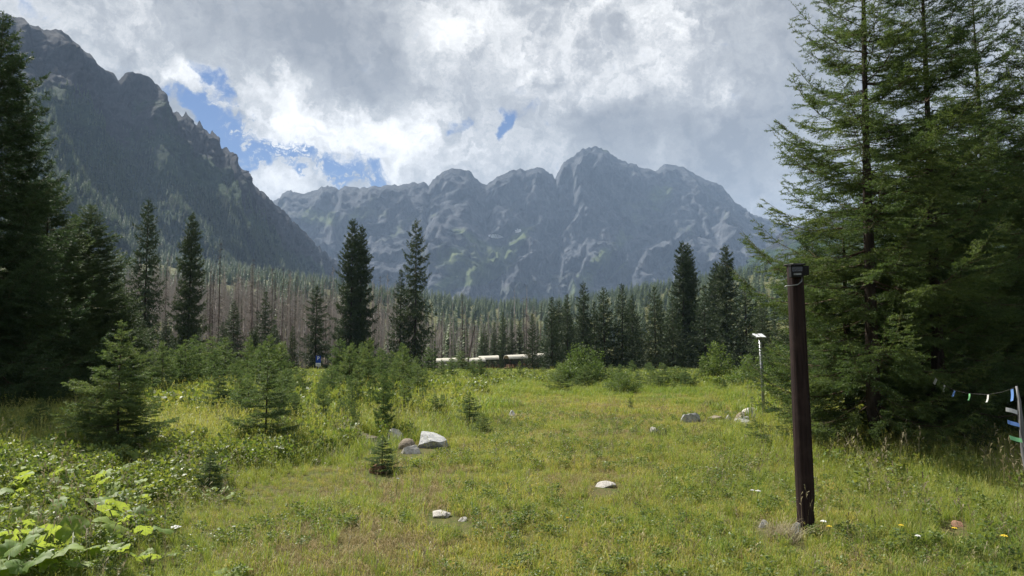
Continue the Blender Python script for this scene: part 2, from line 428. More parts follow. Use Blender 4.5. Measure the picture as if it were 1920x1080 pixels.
M_NEEDLE_D = leafy('dark_spruce_needles', [(0.022, 0.042, 0.017), (0.040, 0.066, 0.024), (0.068, 0.094, 0.031)], 0.2)
M_NEEDLE_M = leafy('mountain_spruce_needles', [(0.05, 0.082, 0.038), (0.09, 0.13, 0.055), (0.155, 0.19, 0.08)], 0.3)
M_NEEDLE_B = leafy('browning_needles', [(0.07, 0.055, 0.042), (0.10, 0.08, 0.06), (0.05, 0.05, 0.03)], 0.1)
M_GRASS_S = leafy('short_meadow_grass', [(0.12, 0.20, 0.045), (0.20, 0.27, 0.06), (0.29, 0.315, 0.085), (0.36, 0.33, 0.13), (0.38, 0.31, 0.16)], 0.42, (1.25, 1.2, 0.6), 0.5, 0.2, (0.3, 1.3))
M_GRASS_L = leafy('tall_meadow_grass', [(0.10, 0.185, 0.042), (0.17, 0.255, 0.052), (0.27, 0.315, 0.075), (0.36, 0.35, 0.13)], 0.42, (1.25, 1.2, 0.6), 0.5, 0.3, (0.3, 0.9))
M_GRASS_D = leafy('dry_grass', [(0.22, 0.19, 0.12), (0.33, 0.29, 0.18), (0.18, 0.15, 0.08)], 0.3)
M_GRASS_T = leafy('tan_meadow_grass', [(0.22, 0.22, 0.08), (0.32, 0.26, 0.12), (0.38, 0.29, 0.16)], 0.4, None, 0.6, 0.2, (0.5, .8))
M_HERB = leafy('herb_leaves', [(0.08, 0.145, 0.045), (0.135, 0.19, 0.055), (0.22, 0.25, 0.08)], 0.42, (1.3, 1.2, 0.5), 0.5, 0.3, (0.35, 0.8))
M_BUSH = leafy('bush_leaves', [(0.07, 0.12, 0.035), (0.11, 0.165, 0.05), (0.17, 0.21, 0.07)], 0.35, (1.2, 1.2, 0.6))

# ------------------------------------------------------------------ terrain sheet
def sheet(n, a, ext, yoff=0.0):
    tt = np.linspace(-1, 1, n); c = np.sinh(tt * a) / math.sinh(a) * ext
    X, Y = np.meshgrid(c, c + yoff); return X, Y
X, Y = sheet(340, 7.6, 6200, 8.0)
Z = gz(X, Y)
n = X.shape[0]; ii = np.arange(n * n).reshape(n, n)
Q = np.stack([ii[:-1, :-1], ii[:-1, 1:], ii[1:, 1:], ii[1:, :-1]], -1).reshape(-1, 4)
ground = link('ground', mesh_np('ground', np.stack([X, Y, Z], -1), Q=Q, mats=[M_GROUND], smooth=True)); tag(ground, kind='structure')

# ------------------------------------------------------------------ mountains
def mountain(name, crest, foot, nu, nv, nb, disp, m, prof=1.25, jag=4.0, seed=1, attrs=None, back=900.0):
    crest = np.asarray(crest, float); foot = np.asarray(foot, float)
    d = np.r_[0, np.cumsum(np.linalg.norm(np.diff(crest[:, :2], axis=0), axis=1) + 0.5 * np.abs(np.diff(crest[:, 2])))]
    u = np.linspace(0, d[-1], nu)
    C = np.stack([np.interp(u, d, crest[:, k]) for k in range(3)], 1)
    Fp = np.stack([np.interp(u, d, foot[:, k]) for k in range(3)], 1)
    C[:, 2] += jag * ((ridged(u / 60, u * 0 + seed, 5, seed, .65) - 0.6) * 2.2 + pfbm(u / 23, u * 0 + .37, 4, seed + 5, .6) * .9)
    v = np.linspace(0, 1, nv) ** 1.15
    U, V = np.meshgrid(u, v)
    P = C[None] * (1 - V[..., None]) + Fp[None] * V[..., None]
    zc, zf = C[None, :, 2], Fp[None, :, 2]
    P[..., 2] = zf + (zc - zf) * (1 - V) ** prof
    outd = Fp - C; outd[:, 2] = 0; outd = norm(outd)
    L = np.linalg.norm((Fp - C)[:, :2], axis=1)[None] * V
    dh, dz = disp(U, L, V)
    P += outd[None] * dh[..., None]; P[..., 2] += dz
    vb = np.linspace(1, 0, nb + 1)[:-1]                       # the far side, out of view
    B = C[None] - outd[None] * (vb[:, None, None] * back)
    B[..., 2] = C[None, :, 2] * (1 - vb[:, None]) ** 1.0 + (-4) * vb[:, None]
    G = np.concatenate([B, P], 0); rows = nb + nv
    idx = np.arange(rows * nu).reshape(rows, nu)
    Q = np.stack([idx[:-1, :-1], idx[1:, :-1], idx[1:, 1:], idx[:-1, 1:]], -1).reshape(-1, 4)
    me = mesh_np(name, G, Q=Q, mats=[m], smooth=False)
    for an in ('grass', 'snow'):
        val = np.zeros((rows, nu))
        if attrs and an in attrs: val[nb:] = attrs[an](P, U, L, V)
        a = me.attributes.new(an, 'FLOAT', 'POINT'); a.data.foreach_set('value', val.astype(np.float32).ravel())
    o = link(name, me); tag(o, kind='structure')
    return P, V

def proj(P):
    q = P - CAM; c, s = math.cos(PITCH), math.sin(PITCH)
    dpt = q[..., 1] * c + q[..., 2] * s; up = -q[..., 1] * s + q[..., 2] * c
    return 960 + F * q[..., 0] / dpt, 540 - F * up / dpt

# left slope, its rocky crest runs away from us into the valley
lc = [(-150, -60, 1150), (0, 28, 1300), (40, 34, 1330), (65, 51, 1345), (115, 56, 1380), (130, 69, 1390), (165, 101, 1420), (190, 127, 1450), (212, 137, 1470), (222, 150, 1480), (235, 137, 1490), (255, 136, 1500),
      (285, 146, 1520), (303, 165, 1535), (312, 188, 1545), (318, 205, 1550), (326, 212, 1560), (331, 206, 1564), (336, 207, 1567), (340, 218, 1571), (345, 217, 1575), (349, 207, 1578), (353, 224, 1582), (362, 231, 1590), (368, 238, 1596), (374, 225, 1600), (379, 238, 1605), (388, 241, 1612), (393, 250, 1617), (398, 243, 1622),
      (405, 268, 1630), (413, 288, 1640), (420, 277, 1648), (426, 275, 1653), (434, 288, 1662), (446, 305, 1676), (460, 326, 1695), (472, 345, 1712), (485, 355, 1730), (500, 366, 1750), (520, 383, 1780), (545, 408, 1830),
      (575, 440, 1930), (600, 464, 2020), (622, 484, 2130), (634, 492, 2200), (640, 520, 2260), (648, 560, 2330)]
crest = [tuple(at(*p)) for p in lc]
crest = [(-1000, -500, 470), (-990, 300, 560), (-960, 800, 640)] + crest
fa = [(-430, -600, -4), (-420, 100, 2), (-390, 430, 4), (-370, 600, 6), (-330, 760, 10)]
fy = np.array([p[1] for p in crest])
fx_ = np.interp(fy, [-500, 300, 800, 1150, 1300, 1500, 1750, 2200, 2330], [-430, -420, -400, -370, -335, -330, -330, -370, -470])
fyy = np.interp(fy, [-500, 300, 800, 1150, 1300, 1500, 1750, 2200, 2330], [-600, 60, 350, 600, 760, 980, 1280, 1750, 2250])
foot = [(a, b, -4.0) for a, b in zip(fx_, fyy)]
def dl(U, L, V):
    env = np.sin(np.clip(V, 0, 1) * math.pi) ** 0.6; e0 = ss(0, 0.08, V); top = 1 - ss(0.10, 0.5, V)
    r = pridge(U / 330 + 0.2 * pfbm(L / 250, U / 250, 3, 3), L / 1000, 5, 21, 0.5)
    r2 = pridge(U / 95 + L / 400, L / 260, 5, 31, 0.55)
    dh = e0 * ((r - 0.55) * 170 * env + (r2 - 0.5) * (35 + 75 * top) + pfbm(U / 18, L / 22, 3, 37, 0.65) * (2 + 9 * top))
    return dh, e0 * (pfbm(U / 80, L / 80, 4, 41) * 10 * env + pfbm(U / 14, L / 14, 2, 43) * 4 * top)
def lgrass(P, U, L, V): return ss(0.05, 0.42, V + 0.35 * (fbm(U / 150, L / 150, 4, 51) - 0.5)) * 0.75 + 0.1
PL, VL = mountain('left_mountain', crest, foot, 620, 200, 12, dl, M_LEFT, 1.12, 5.0, 3, {'grass': lgrass})

bc = [(380, 420), (450, 395), (500, 385), (522, 374), (530, 362), (545, 357), (562, 361), (580, 361), (597, 354), (606, 350), (614, 347), (625, 353), (635, 355), (645, 348), (655, 351), (665, 349), (680, 353), (700, 348), (712, 351), (722, 349), (740, 347), (760, 346), (780, 342), (795, 341), (803, 346), (810, 340),
      (818, 331), (830, 321), (842, 317), (858, 317), (870, 318), (884, 324), (892, 334), (904, 343), (916, 346), (926, 336), (936, 331), (950, 324), (962, 320), (975, 316), (985, 319), (995, 317), (1003, 316), (1008, 314), (1022, 318), (1030, 325), (1036, 326), (1041, 335), (1046, 324), (1052, 311), (1064, 299), (1076, 291), (1084, 285),
      (1092, 279), (1110, 276), (1125, 277), (1138, 283), (1150, 292), (1165, 299), (1178, 304), (1190, 307), (1202, 314), (1215, 317), (1230, 321), (1238, 312), (1246, 307), (1256, 307), (1266, 312), (1282, 314), (1296, 321), (1312, 331), (1330, 338), (1346, 345), (1358, 354), (1372, 372), (1390, 388), (1410, 402), (1440, 412), (1500, 430), (1620, 440), (1800, 420), (2100, 400), (2400, 420)]
bcrest = [tuple(at(px, py, 3900 + 350 * math.sin(px / 170.0))) for px, py in bc]
bcrest = [(-3300, 3900, 300)] + bcrest + [(5200, 3300, 500)]
bfoot = [(p[0] * 0.72, 2250.0 + 120 * math.sin(p[0] / 300), 35.0) for p in bcrest]
def db(U, L, V):
    e0 = ss(0, 0.06, V); env = np.clip(np.sin(np.clip(V, 0, 1) * math.pi), 0, 1) ** 0.5
    wz = 0.5 * pfbm(U / 600, L / 600, 4, 61)
    r1 = pridge(U / 620 + wz + L / 2600, L / 1900 + 3, 6, 63, 0.5)            # great buttresses
    r2 = pridge(U / 190 - L / 900 + wz, L / 1200, 6, 71, 0.52)                # ribs and gullies running down them
    r3 = pridge((U + 0.7 * L) / 130, (L - 0.7 * U) / 700, 4, 75, 0.55)        # slanting ledges
    r4 = pfbm(U / 40, L / 55, 3, 77, 0.65)
    dh = e0 * ((r1 - 0.55) * 430 * env + (r2 - 0.5) * 125 * (0.45 + 0.55 * env) + (r3 - 0.5) * 34 + r4 * 9)
    dz = e0 * ((r1 - 0.55) * 90 * env + pfbm(U / 30, L / 30, 3, 83, 0.7) * 9)
    return dh, dz
def bgrass(P, U, L, V):
    px, py = proj(P)
    g = 0.16 + 0.55 * (fbm(U / 140, L / 260, 5, 91) - 0.5) + 0.22 * ss(0.35, 0.9, V)
    for cx, cy_, rx, ry, rot, amp in ((840, 480, 60, 30, 0, .45), (900, 505, 70, 22, 0.4, .5), (950, 475, 60, 14, 0.9, .5), (870, 440, 70, 14, -0.5, .35), (870, 525, 60, 12, 0.3, .5), (1230, 365, 50, 22, 0.3, .4), (680, 400, 80, 18, 0, .25),
                               (1120, 490, 80, 12, 0.9, .3), (1180, 440, 60, 12, 0.8, .25), (1330, 480, 14, 60, 0, .2), (600, 410, 60, 18, -.2, .3), (760, 420, 50, 10, 0.6, .25), (1010, 420, 60, 10, .8, .2)):
        c, s = math.cos(rot), math.sin(rot); dx, dy = px - cx, -(py - cy_)
        g = g + 1.25 * amp * np.exp(-((dx * c + dy * s) / rx) ** 2 - ((-dx * s + dy * c) / ry) ** 2)
    return g
def bsnow(P, U, L, V):
    px, py = proj(P); g = np.zeros_like(px)
    for cx, cy_, rx, ry, rot in ((929, 443, 15, 3.5, -0.1), (972, 433, 8, 3, 0.3)):
        c, s = math.cos(rot), math.sin(rot); dx, dy = px - cx, -(py - cy_)
        g = g + 1.6 * np.exp(-((dx * c + dy * s) / rx) ** 2 - ((-dx * s + dy * c) / ry) ** 2)
    return g
mountain('back_mountain', bcrest, bfoot, 700, 260, 8, db, M_BACK, 1.45, 7.5, 7, {'grass': bgrass, 'snow': bsnow}, 1100.0)
# right-hand slope behind the spruces
rcrest = [(1500, 3600, 420), (1050, 2700, 430), (900, 2300, 380), (900, 1800, 360), (950, 1200, 380), (1000, 600, 400), (1000, -500, 380)]
rfoot = [(700, 2600, 40), (430, 2200, 30), (330, 1700, 10), (330, 1300, 0), (360, 900, -4), (380, 400, -4), (400, -600, -4)]
PR, VR = mountain('right_mountain', rcrest, rfoot, 160, 70, 6, dl, M_LEFT, 1.15, 6.0, 13, {'grass': lgrass})

# ------------------------------------------------------------------ haze: the valley air
hz = MB(); hz.box((-6600, -6500, -9), (6600, 6600, 1290))
mh, t, out = mat('valley_air')
pv = t.new('ShaderNodeVolumePrincipled'); pv.inputs['Color'].default_value = (*HAZE_COLOR, 1); pv.inputs['Density'].default_value = HAZE_DENSITY
pv.inputs['Anisotropy'].default_value = 0.0
t.l.new(pv.outputs[0], out.inputs['Volume'])
tag(hz.build('haze', mh), kind='stuff')

# ------------------------------------------------------------------ conifers
def trunk_mesh(name, H, r0, m, seed=0, n=8, segs=10, lean=0.0, base=-0.15, bend=0.02):
    rs = np.random.default_rng(seed); mb = MB(); pts = []; rad = []
    a = rs.uniform(0, 6.28)
    for i in range(segs + 1):
        f = i / segs; z = base + (H - base) * f
        w_ = bend * H * 0.2 * math.sin(f * 4 + a) * f
        pts.append((w_ * math.cos(a), w_ * math.sin(a), z)); rad.append(max(r0 * (1 - f) ** 0.85 * (1 + 0.45 * math.exp(-f * 22)), r0 * 0.03))
    mb.tube(pts, rad, n); return mb.mesh(name, m, True)

def needles(P, Dv, L, ts, gap, nlen, nwid, rs, spread=0.9, fwd=0.9):
    K = np.maximum(1, np.round(L / gap).astype(int)); k = np.repeat(np.arange(len(P)), K); N = len(k)
    s = rs.random(N)
    e1 = norm(np.cross(Dv, [0, 0, 1.0]) + 1e-6); e2 = np.cross(e1, Dv)
    ph = rs.uniform(0, 2 * math.pi, N)
    perp = e1[k] * np.cos(ph)[:, None] + e2[k] * np.sin(ph)[:, None]
    nd = norm(Dv[k] * fwd + perp * spread)
    b = P[k] + Dv[k] * (L[k] * s)[:, None]
    ln = nlen * rs.uniform(0.7, 1.2, N); wd = norm(np.cross(nd, rs.normal(size=(N, 3)))) * (nwid * 0.5)
    V = np.stack([b - wd, b + wd, b + nd * ln[:, None]], 1).reshape(-1, 3)
    T = np.arange(3 * N).reshape(N, 3)
    tint = np.repeat(np.clip(ts[k] + rs.normal(0, 0.08, N), 0, 1), 3)
    return V, T, tint

def strips(P, E, w0, rs):
    d = norm(E - P); sd = norm(np.cross(d, rs.normal(size=d.shape))) * (w0[:, None] * 0.5); n = len(P)
    sd2 = np.cross(d, sd)
    V = np.stack([P - sd, P + sd, P + sd2, E], 1).reshape(-1, 3); b = np.arange(n)[:, None] * 4
    T = np.concatenate([b + [0, 1, 3], b + [1, 2, 3], b + [2, 0, 3]], 0)
    return V, T

def conifer(name, seed, H, Rb, base=0.05, wgap=0.25, nb=5, prof=0.8, twgap=0.09, sub=0.0, gap=0.01, nlen=0.03, nwid=0.006, s0=0.2,
            up_top=55, lo=-12, curl=0.35, droop=0.15, r0=None, needle=None, mtwig=None, lmul=0.5, irregular=0.25, gaps=0.0, maxtw=0.8, leader=True, onesided=0.0, fdead=0.0):
    rs = np.random.default_rng(seed)
    zb, az = [], []
    z = base * H
    while z < H * 0.985:
        nn = nb if z < H * 0.85 else max(3, nb - 1)
        a0 = rs.uniform(0, 6.28)
        for k in range(nn):
            if rs.random() < gaps: continue
            zb.append(z + rs.normal(0, wgap * 0.18)); az.append(a0 + 2 * math.pi * k / nn + rs.normal(0, 0.22))
        z += wgap * rs.uniform(0.8, 1.2) * (0.65 + 0.35 * (1 - z / H))
    zb, az = np.array(zb), np.array(az); nB = len(zb)
    rel = np.clip((H - zb) / (H * (1 - base)), 0.004, 1)
    lenB = Rb * (rel ** prof) * (1 - 0.25 * ss(0.85, 1.0, rel)) * np.clip(rs.normal(1, irregular, nB), 0.45, 1.5)
    lenB *= 1 + onesided * np.cos(az)
    lenB = np.maximum(lenB, 0.04 * Rb)
    ang = np.radians(np.interp(rel, [0, 0.12, 0.4, 1], [up_top, up_top * 0.6, 8, lo]) + rs.normal(0, 5, nB))
    hd = np.stack([np.cos(az), np.sin(az), np.zeros(nB)], 1); lat = np.stack([-np.sin(az), np.cos(az), np.zeros(nB)], 1)
    cu = curl * np.interp(rel, [0, 0.3, 1], [0.1, 0.7, 1.0]); dr = droop * np.interp(rel, [0, 0.4, 1], [0, 0.6, 1.6])
    sway = rs.normal(0, 0.10, nB)
    def pos(b, s):
        l = lenB[b]
        return hd[b] * (l * s)[:, None] + lat[b] * (sway[b] * l * s * s)[:, None] + np.array([0, 0, 1.0]) * (zb[b] + l * (np.tan(ang[b]) * s - dr[b] * s * (1.6 - s) + cu[b] * s ** 3))[:, None]
    def tan_(b, s): return norm(pos(b, s + 0.02) - pos(b, s - 0.02))
    Vs, Ts, tints, Wv, Wt = [], [], [], [], []
    # branch axes
    ns = 5
    ar = np.arange(nB); br = 0.011 * lenB ** 0.9 + 0.002
    Wp = []
    for i in range(ns):
        p0, p1 = pos(ar, np.full(nB, i / ns)), pos(ar, np.full(nB, (i + 1) / ns))
        Wp.append((p0, p1, br * (1 - i / ns) * 2))
    Pw = np.concatenate([a for a, _, _ in Wp]); Ew = np.concatenate([b for _, b, _ in Wp]); Ww = np.concatenate([c for _, _, c in Wp])
    Ew = Ew + (Ew - Pw) * 0.35
    # twigs on both sides
    m = np.maximum(2, np.round(lenB * (1 - s0) / twgap).astype(int) * 2)
    b = np.repeat(ar, m); n = len(b); s = s0 + (0.985 - s0) * rs.random(n)
    side = np.where(rs.random(n) < 0.5, -1.0, 1.0)
    tl = np.minimum(lmul * lenB[b] * (1.02 - s) ** 0.8 * np.clip((s - s0) / 0.2 + 0.35, 0, 1), maxtw) * rs.uniform(0.6, 1.15, n) + 0.045 * (Rb ** 0.5)
    tg = tan_(b, s); th = np.radians(rs.normal(52, 9, n))
    dirT = norm(tg * np.cos(th)[:, None] + lat[b] * (side * np.sin(th))[:, None] + np.array([0, 0, 1.0]) * (rs.normal(-0.05, 0.13, n) - dr[b] * 0.8)[:, None])
    pT = pos(b, s); tb = rs.random(nB)
    tt = np.clip(0.45 * tb[b] + 0.55 * rs.random(n), 0, 1)
    segP, segD, segL, segT = [pT], [dirT], [tl], [tt]
    # needle-bearing outer part of the axis
    for i in range(4):
        sa = s0 + (1 - s0) * i / 4; p0, p1 = pos(ar, np.full(nB, sa)), pos(ar, np.full(nB, sa + (1 - s0) / 4))
        d_ = p1 - p0; L_ = np.linalg.norm(d_, axis=1); segP.append(p0); segD.append(norm(d_)); segL.append(L_); segT.append(np.clip(tb + 0.15, 0, 1))
    Pw = np.concatenate([Pw, pT]); Ew = np.concatenate([Ew, pT + dirT * tl[:, None]]); Ww = np.concatenate([Ww, 0.004 + 0.006 * tl])
    if sub > 0:
        m2 = np.round(tl / sub).astype(int) * 2; k2 = np.repeat(np.arange(n), m2); n2 = len(k2)
        q = rs.uniform(0.15, 0.95, n2); sd2 = np.where(rs.random(n2) < 0.5, -1.0, 1.0)
        pl = norm(np.cross([0, 0, 1.0], dirT))[k2]; t2 = np.radians(rs.normal(45, 9, n2))
        d2 = norm(dirT[k2] * np.cos(t2)[:, None] + pl * (sd2 * np.sin(t2))[:, None] + np.array([0, 0, 1.0]) * rs.normal(-0.12, 0.15, n2)[:, None])
        l2 = 0.42 * tl[k2] * (1.05 - q) * rs.uniform(0.6, 1.2, n2) + 0.02
        p2 = pT[k2] + dirT[k2] * (tl[k2] * q)[:, None]
        segP.append(p2); segD.append(d2); segL.append(l2); segT.append(np.clip(tt[k2] + rs.normal(0, 0.12, n2), 0, 1))
    if leader:
        lp = np.array([[0, 0, H * 0.86]]); segP.append(lp); segD.append(np.array([[0.0, 0.0, 1.0]])); segL.append(np.array([H * 0.145])); segT.append(np.array([0.7]))
    SP, SD, SL, ST = map(np.concatenate, (segP, segD, segL, segT))
    V, T, ti = needles(SP, SD, SL, ST, gap, nlen, nwid, rs)
    crown = mesh_np(name + '_crown', V, T, mats=[needle or M_NEEDLE], tint=ti)
    Vw, Tw = strips(Pw, Ew, Ww, rs)
    wood = mesh_np(name + '_branches', Vw, Tw, mats=[mtwig or M_TWIG])
    tr = trunk_mesh(name + '_trunk', H, r0 or 0.011 * H + 0.01, M_BARK, seed)
    return crown, wood, tr

def make_tree(nm, label, cat, parts, loc, rz=0, sc=1, group=None, with_branches=True):
    r = thing(nm, label, cat, loc, rz, sc, group)
    crown, wood, tr = parts
    link('trunk', tr, r); link('crown', crown, r)
    if with_branches: link('branches', wood, r)
    return r

rng = np.random.default_rng(11)
# --- the tall thin-crowned spruces on the right (hero detail)
A1 = conifer('open_spruce', 101, 8.2, 1.75, base=0.09, wgap=0.30, nb=6, prof=0.5, twgap=0.06, sub=0.085, gap=0.0085, nlen=0.031, nwid=0.0075, s0=0.16, up_top=50, lo=-6, curl=0.42, droop=0.22, r0=0.105, irregular=0.2, maxtw=0.55, lmul=0.42)
A2 = conifer('full_spruce', 202, 6.2, 1.75, base=0.05, wgap=0.27, nb=6, prof=0.62, twgap=0.062, sub=0.085, gap=0.0092, nlen=0.034, nwid=0.0088, s0=0.12, up_top=50, lo=-10, curl=0.4, droop=0.25, r0=0.10, irregular=0.2, maxtw=0.6, lmul=0.45)
M_NEEDLE_L = leafy('deep_spruce_needles', [(0.028, 0.056, 0.023), (0.052, 0.088, 0.03), (0.09, 0.125, 0.038)], 0.36)
# --- dense spruces on the left (15-25 m away)
B1 = conifer('dense_spruce', 303, 9.5, 2.7, base=0.03, wgap=0.28, nb=8, prof=0.75, twgap=0.085, sub=0.15, gap=0.021, nlen=0.075, nwid=0.019, s0=0.15, up_top=50, lo=-12, curl=0.45, droop=0.3, irregular=0.2, maxtw=0.7, needle=M_NEEDLE_L)
# --- young spruces
C1 = conifer('young_spruce_a', 404, 1.9, 0.80, base=0.05, wgap=0.15, nb=7, prof=1.0, twgap=0.036, sub=0.055, gap=0.0062, nlen=0.024, nwid=0.0062, s0=0.08, up_top=58, lo=4, curl=0.2, droop=0.05, r0=0.022, needle=M_NEEDLE_Y, leader=True, irregular=0.32, gaps=0.08)
C2 = conifer('young_spruce_b', 505, 1.5, 0.55, base=0.05, wgap=0.12, nb=6, prof=0.95, twgap=0.038, sub=0.06, gap=0.0066, nlen=0.026, nwid=0.0068, s0=0.08, up_top=58, lo=2, curl=0.2, droop=0.05, r0=0.018, needle=M_NEEDLE_Y, irregular=0.38, gaps=0.14)
C3 = conifer('young_spruce_far', 606, 1.5, 0.55, base=0.04, wgap=0.14, nb=5, prof=0.8, twgap=0.055, sub=0.1, gap=0.0145, nlen=0.05, nwid=0.014, s0=0.08, up_top=55, lo=4, curl=0.2, droop=0.05, r0=0.02, needle=M_NEEDLE_Y, irregular=0.4, gaps=0.15)
C4 = conifer('young_spruce_far2', 607, 1.5, 0.62, base=0.04, wgap=0.16, nb=6, prof=0.7, twgap=0.06, sub=0.1, gap=0.0145, nlen=0.05, nwid=0.014, s0=0.08, up_top=55, lo=4, curl=0.2, droop=0.05, r0=0.02, needle=M_NEEDLE_Y, irregular=0.4, gaps=0.15)
# --- big forest spruces 55-130 m away
D1 = conifer('forest_spruce_a', 707, 20, 3.3, base=0.04, wgap=0.50, nb=7, prof=0.55, twgap=0.24, gap=0.078, nlen=0.32, nwid=0.085, s0=0.1, up_top=35, lo=-22, curl=0.3, droop=0.45, r0=0.24, needle=M_NEEDLE_D, irregular=0.28, maxtw=1.1)
D2 = conifer('forest_spruce_b', 808, 20, 3.2, base=0.12, wgap=0.58, nb=6, prof=0.55, twgap=0.25, gap=0.08, nlen=0.32, nwid=0.085, s0=0.1, up_top=30, lo=-25, curl=0.3, droop=0.5, r0=0.26, needle=M_NEEDLE_D, irregular=0.38, gaps=0.12, maxtw=1.0)
D3 = conifer('forest_spruce_c', 909, 12, 3.0, base=0.03, wgap=0.45, nb=6, prof=0.75, twgap=0.26, gap=0.085, nlen=0.26, nwid=0.07, s0=0.1, up_top=40, lo=-15, curl=0.35, droop=0.4, r0=0.16, needle=M_NEEDLE_D, irregular=0.22, maxtw=1.0)
D4 = conifer('forest_spruce_d', 910, 12, 2.6, base=0.03, wgap=0.42, nb=6, prof=0.85, twgap=0.26, gap=0.085, nlen=0.26, nwid=0.07, s0=0.1, up_top=45, lo=-12, curl=0.35, droop=0.35, r0=0.15, needle=M_NEEDLE_D, irregular=0.2, maxtw=1.0)
# --- mountain-side spruces, small in view
def cheap(name, seed, H, Rb, m, n_lay=16, nb=7, base=0.06):
    rs = np.random.default_rng(seed); V = []; ti = []
    for i in range(n_lay):
        f = i / (n_lay - 1); z = H * (base + (0.97 - base) * f); r = Rb * (1 - f) ** 0.75 + 0.12
        a0 = rs.uniform(0, 6.28)
        for k in range(nb):
            a = a0 + 6.283 * k / nb + rs.normal(0, 0.25); rr = r * rs.uniform(0.7, 1.25); wd = 0.34 * rr + 0.12
            c, s = math.cos(a), math.sin(a); dz = rs.uniform(0.15, 0.45) * rr
            p0 = (0, 0, z + 0.25 * rr); p1 = (c * rr * .75 - s * wd, s * rr * .75 + c * wd, z - dz * .6); p2 = (c * rr * .75 + s * wd, s * rr * .75 - c * wd, z - dz * .6); p3 = (c * rr, s * rr, z - dz)
            V += [p0, p1, p3, p0, p3, p2]; q = rs.random(); ti += [q] * 6
    top = H; V += [(0.12, 0, H * .9), (-0.12, 0, H * .9), (0, 0, top), (0, 0.12, H * .9), (0, -0.12, H * .9), (0, 0, top)]; ti += [.5] * 6
    V = np.array(V); return mesh_np(name, V, np.arange(len(V)).reshape(-1, 3), mats=[m], tint=ti)
E = [cheap('slope_spruce_%s' % c, 50 + i, 18, 2.7 + 0.4 * i, M_NEEDLE_M) for i, c in enumerate('abc')]
E_tr = trunk_mesh('slope_spruce_trunk', 17, 0.2, M_BARK, 4, 5, 3)

# --- dead spruces
def dead(name, seed, H, m, nbr=120, L=1.5, r0=0.16, fine=3):
    rs = np.random.default_rng(seed)
    z = H * rs.uniform(0.12, 0.98, nbr); a = rs.uniform(0, 6.283, nbr); l = L * (1 - z / H) ** 0.6 * rs.uniform(0.3, 1.15, nbr) + 0.15
    d = norm(np.stack([np.cos(a), np.sin(a), rs.normal(-0.35, 0.2, nbr)], 1))
    P = np.stack([0 * z, 0 * z, z], 1); E_ = P + d * l[:, None]
    Pw, Ew, Ww = [P], [E_], [np.full(nbr, 0.055)]
    for i in range(fine):
        q = rs.uniform(0.25, 0.95, nbr); p2 = P + d * (l * q)[:, None]
        d2 = norm(d * 0.6 + np.stack([rs.normal(0, .6, nbr), rs.normal(0, .6, nbr), rs.normal(-0.5, .3, nbr)], 1))
        Pw.append(p2); Ew.append(p2 + d2 * (0.45 * l)[:, None]); Ww.append(np.full(nbr, 0.035))
    V, T = strips(np.concatenate(Pw), np.concatenate(Ew), np.concatenate(Ww), rs)
    return trunk_mesh(name + '_trunk', H, r0, m, seed, 5, 6, bend=0.03), mesh_np(name + '_branches', V, T, mats=[m])
K1 = [dead('dead_spruce_a', 61, 17, M_DEADWOOD), dead('dead_spruce_b', 62, 15, M_DEADWOOD, 140, 1.7), dead('dead_spruce_c', 63, 18, M_DEADDARK, 100, 1.6), dead('dead_spruce_d', 64, 14, M_DEADWOOD, 30, 0.9)]

# ------------------------------------------------------------------ placing the trees
def base_at(px, Y):
    x = at(px, 650, Y)[0]; return np.array([x, Y, float(gz(x, Y))])
def tree_px(nm, label, cat, proto, H0, px, top, Y, rz, group=None, wide=1.0, tilt=(0, 0)):
    """stands a copy of a spruce at distance Y so that its tip reaches the height it has in the place"""
    b = base_at(px, Y); zt = at(px, top, Y)[2]; s = (zt - b[2]) / H0
    return dup(proto, label, b - np.array([0, 0, 0.05]), rz, (s * wide, s * wide, s), group, tilt)

# right: open spruces
pA1 = make_tree('spruce_tree', 'tall open-crowned spruce with a bare straight trunk just behind the brown post', 'spruce tree', A1, (0, 0, 0))
b = on_ground(1640, 862); pA1.location = b; pA1.rotation_euler = (0, R(-1.2), R(200)); pA1.scale = (1, 1, 1)
b = base_at(1756, 10.6); dup(pA1, 'second open-crowned spruce from the brown post, with the bunting string before its trunk', b, R(75), (0.95, 0.95, 0.98), None, (0, R(-1)))
pA2 = make_tree('spruce_tree', 'bushy dark spruce with low sweeping branches below the second thin trunk', 'spruce tree', A2, base_at(1760, 11.8), R(20), (0.9, 0.9, 0.88))
dup(pA1, 'slim spruce whose narrow tip shows beside the top right corner', base_at(1858, 12.5), R(310), (0.9, 0.9, 0.99))
dup(pA2, 'dark full spruce behind the slim-tipped spruce at the right edge', base_at(1960, 11.8), R(140), (1.05, 1.05, 1.15))
dup(pA2, 'dense dark spruce filling the gap deep between the right-hand trunks', base_at(1850, 15.5), R(240), (1.1, 1.1, 1.1))
dup(pA2, 'shaded spruce standing far behind the open spruce near the panel pole', base_at(1640, 17.5), R(280), (0.95, 0.95, 0.85))
dup(pA2, 'shaded spruce at the back of the right-hand group, hidden up to its shoulders', base_at(1740, 19), R(30), (1.2, 1.2, 1.15))
dup(pA2, 'deep green spruce at the far right, half out of the picture', base_at(2040, 14), R(100), (1.2, 1.2, 1.4))

dup(pA2, 'low bushy spruce boughs reaching left behind the brown post, before the open spruce', base_at(1590, 11.3), R(170), (.9, .9, 0.60))
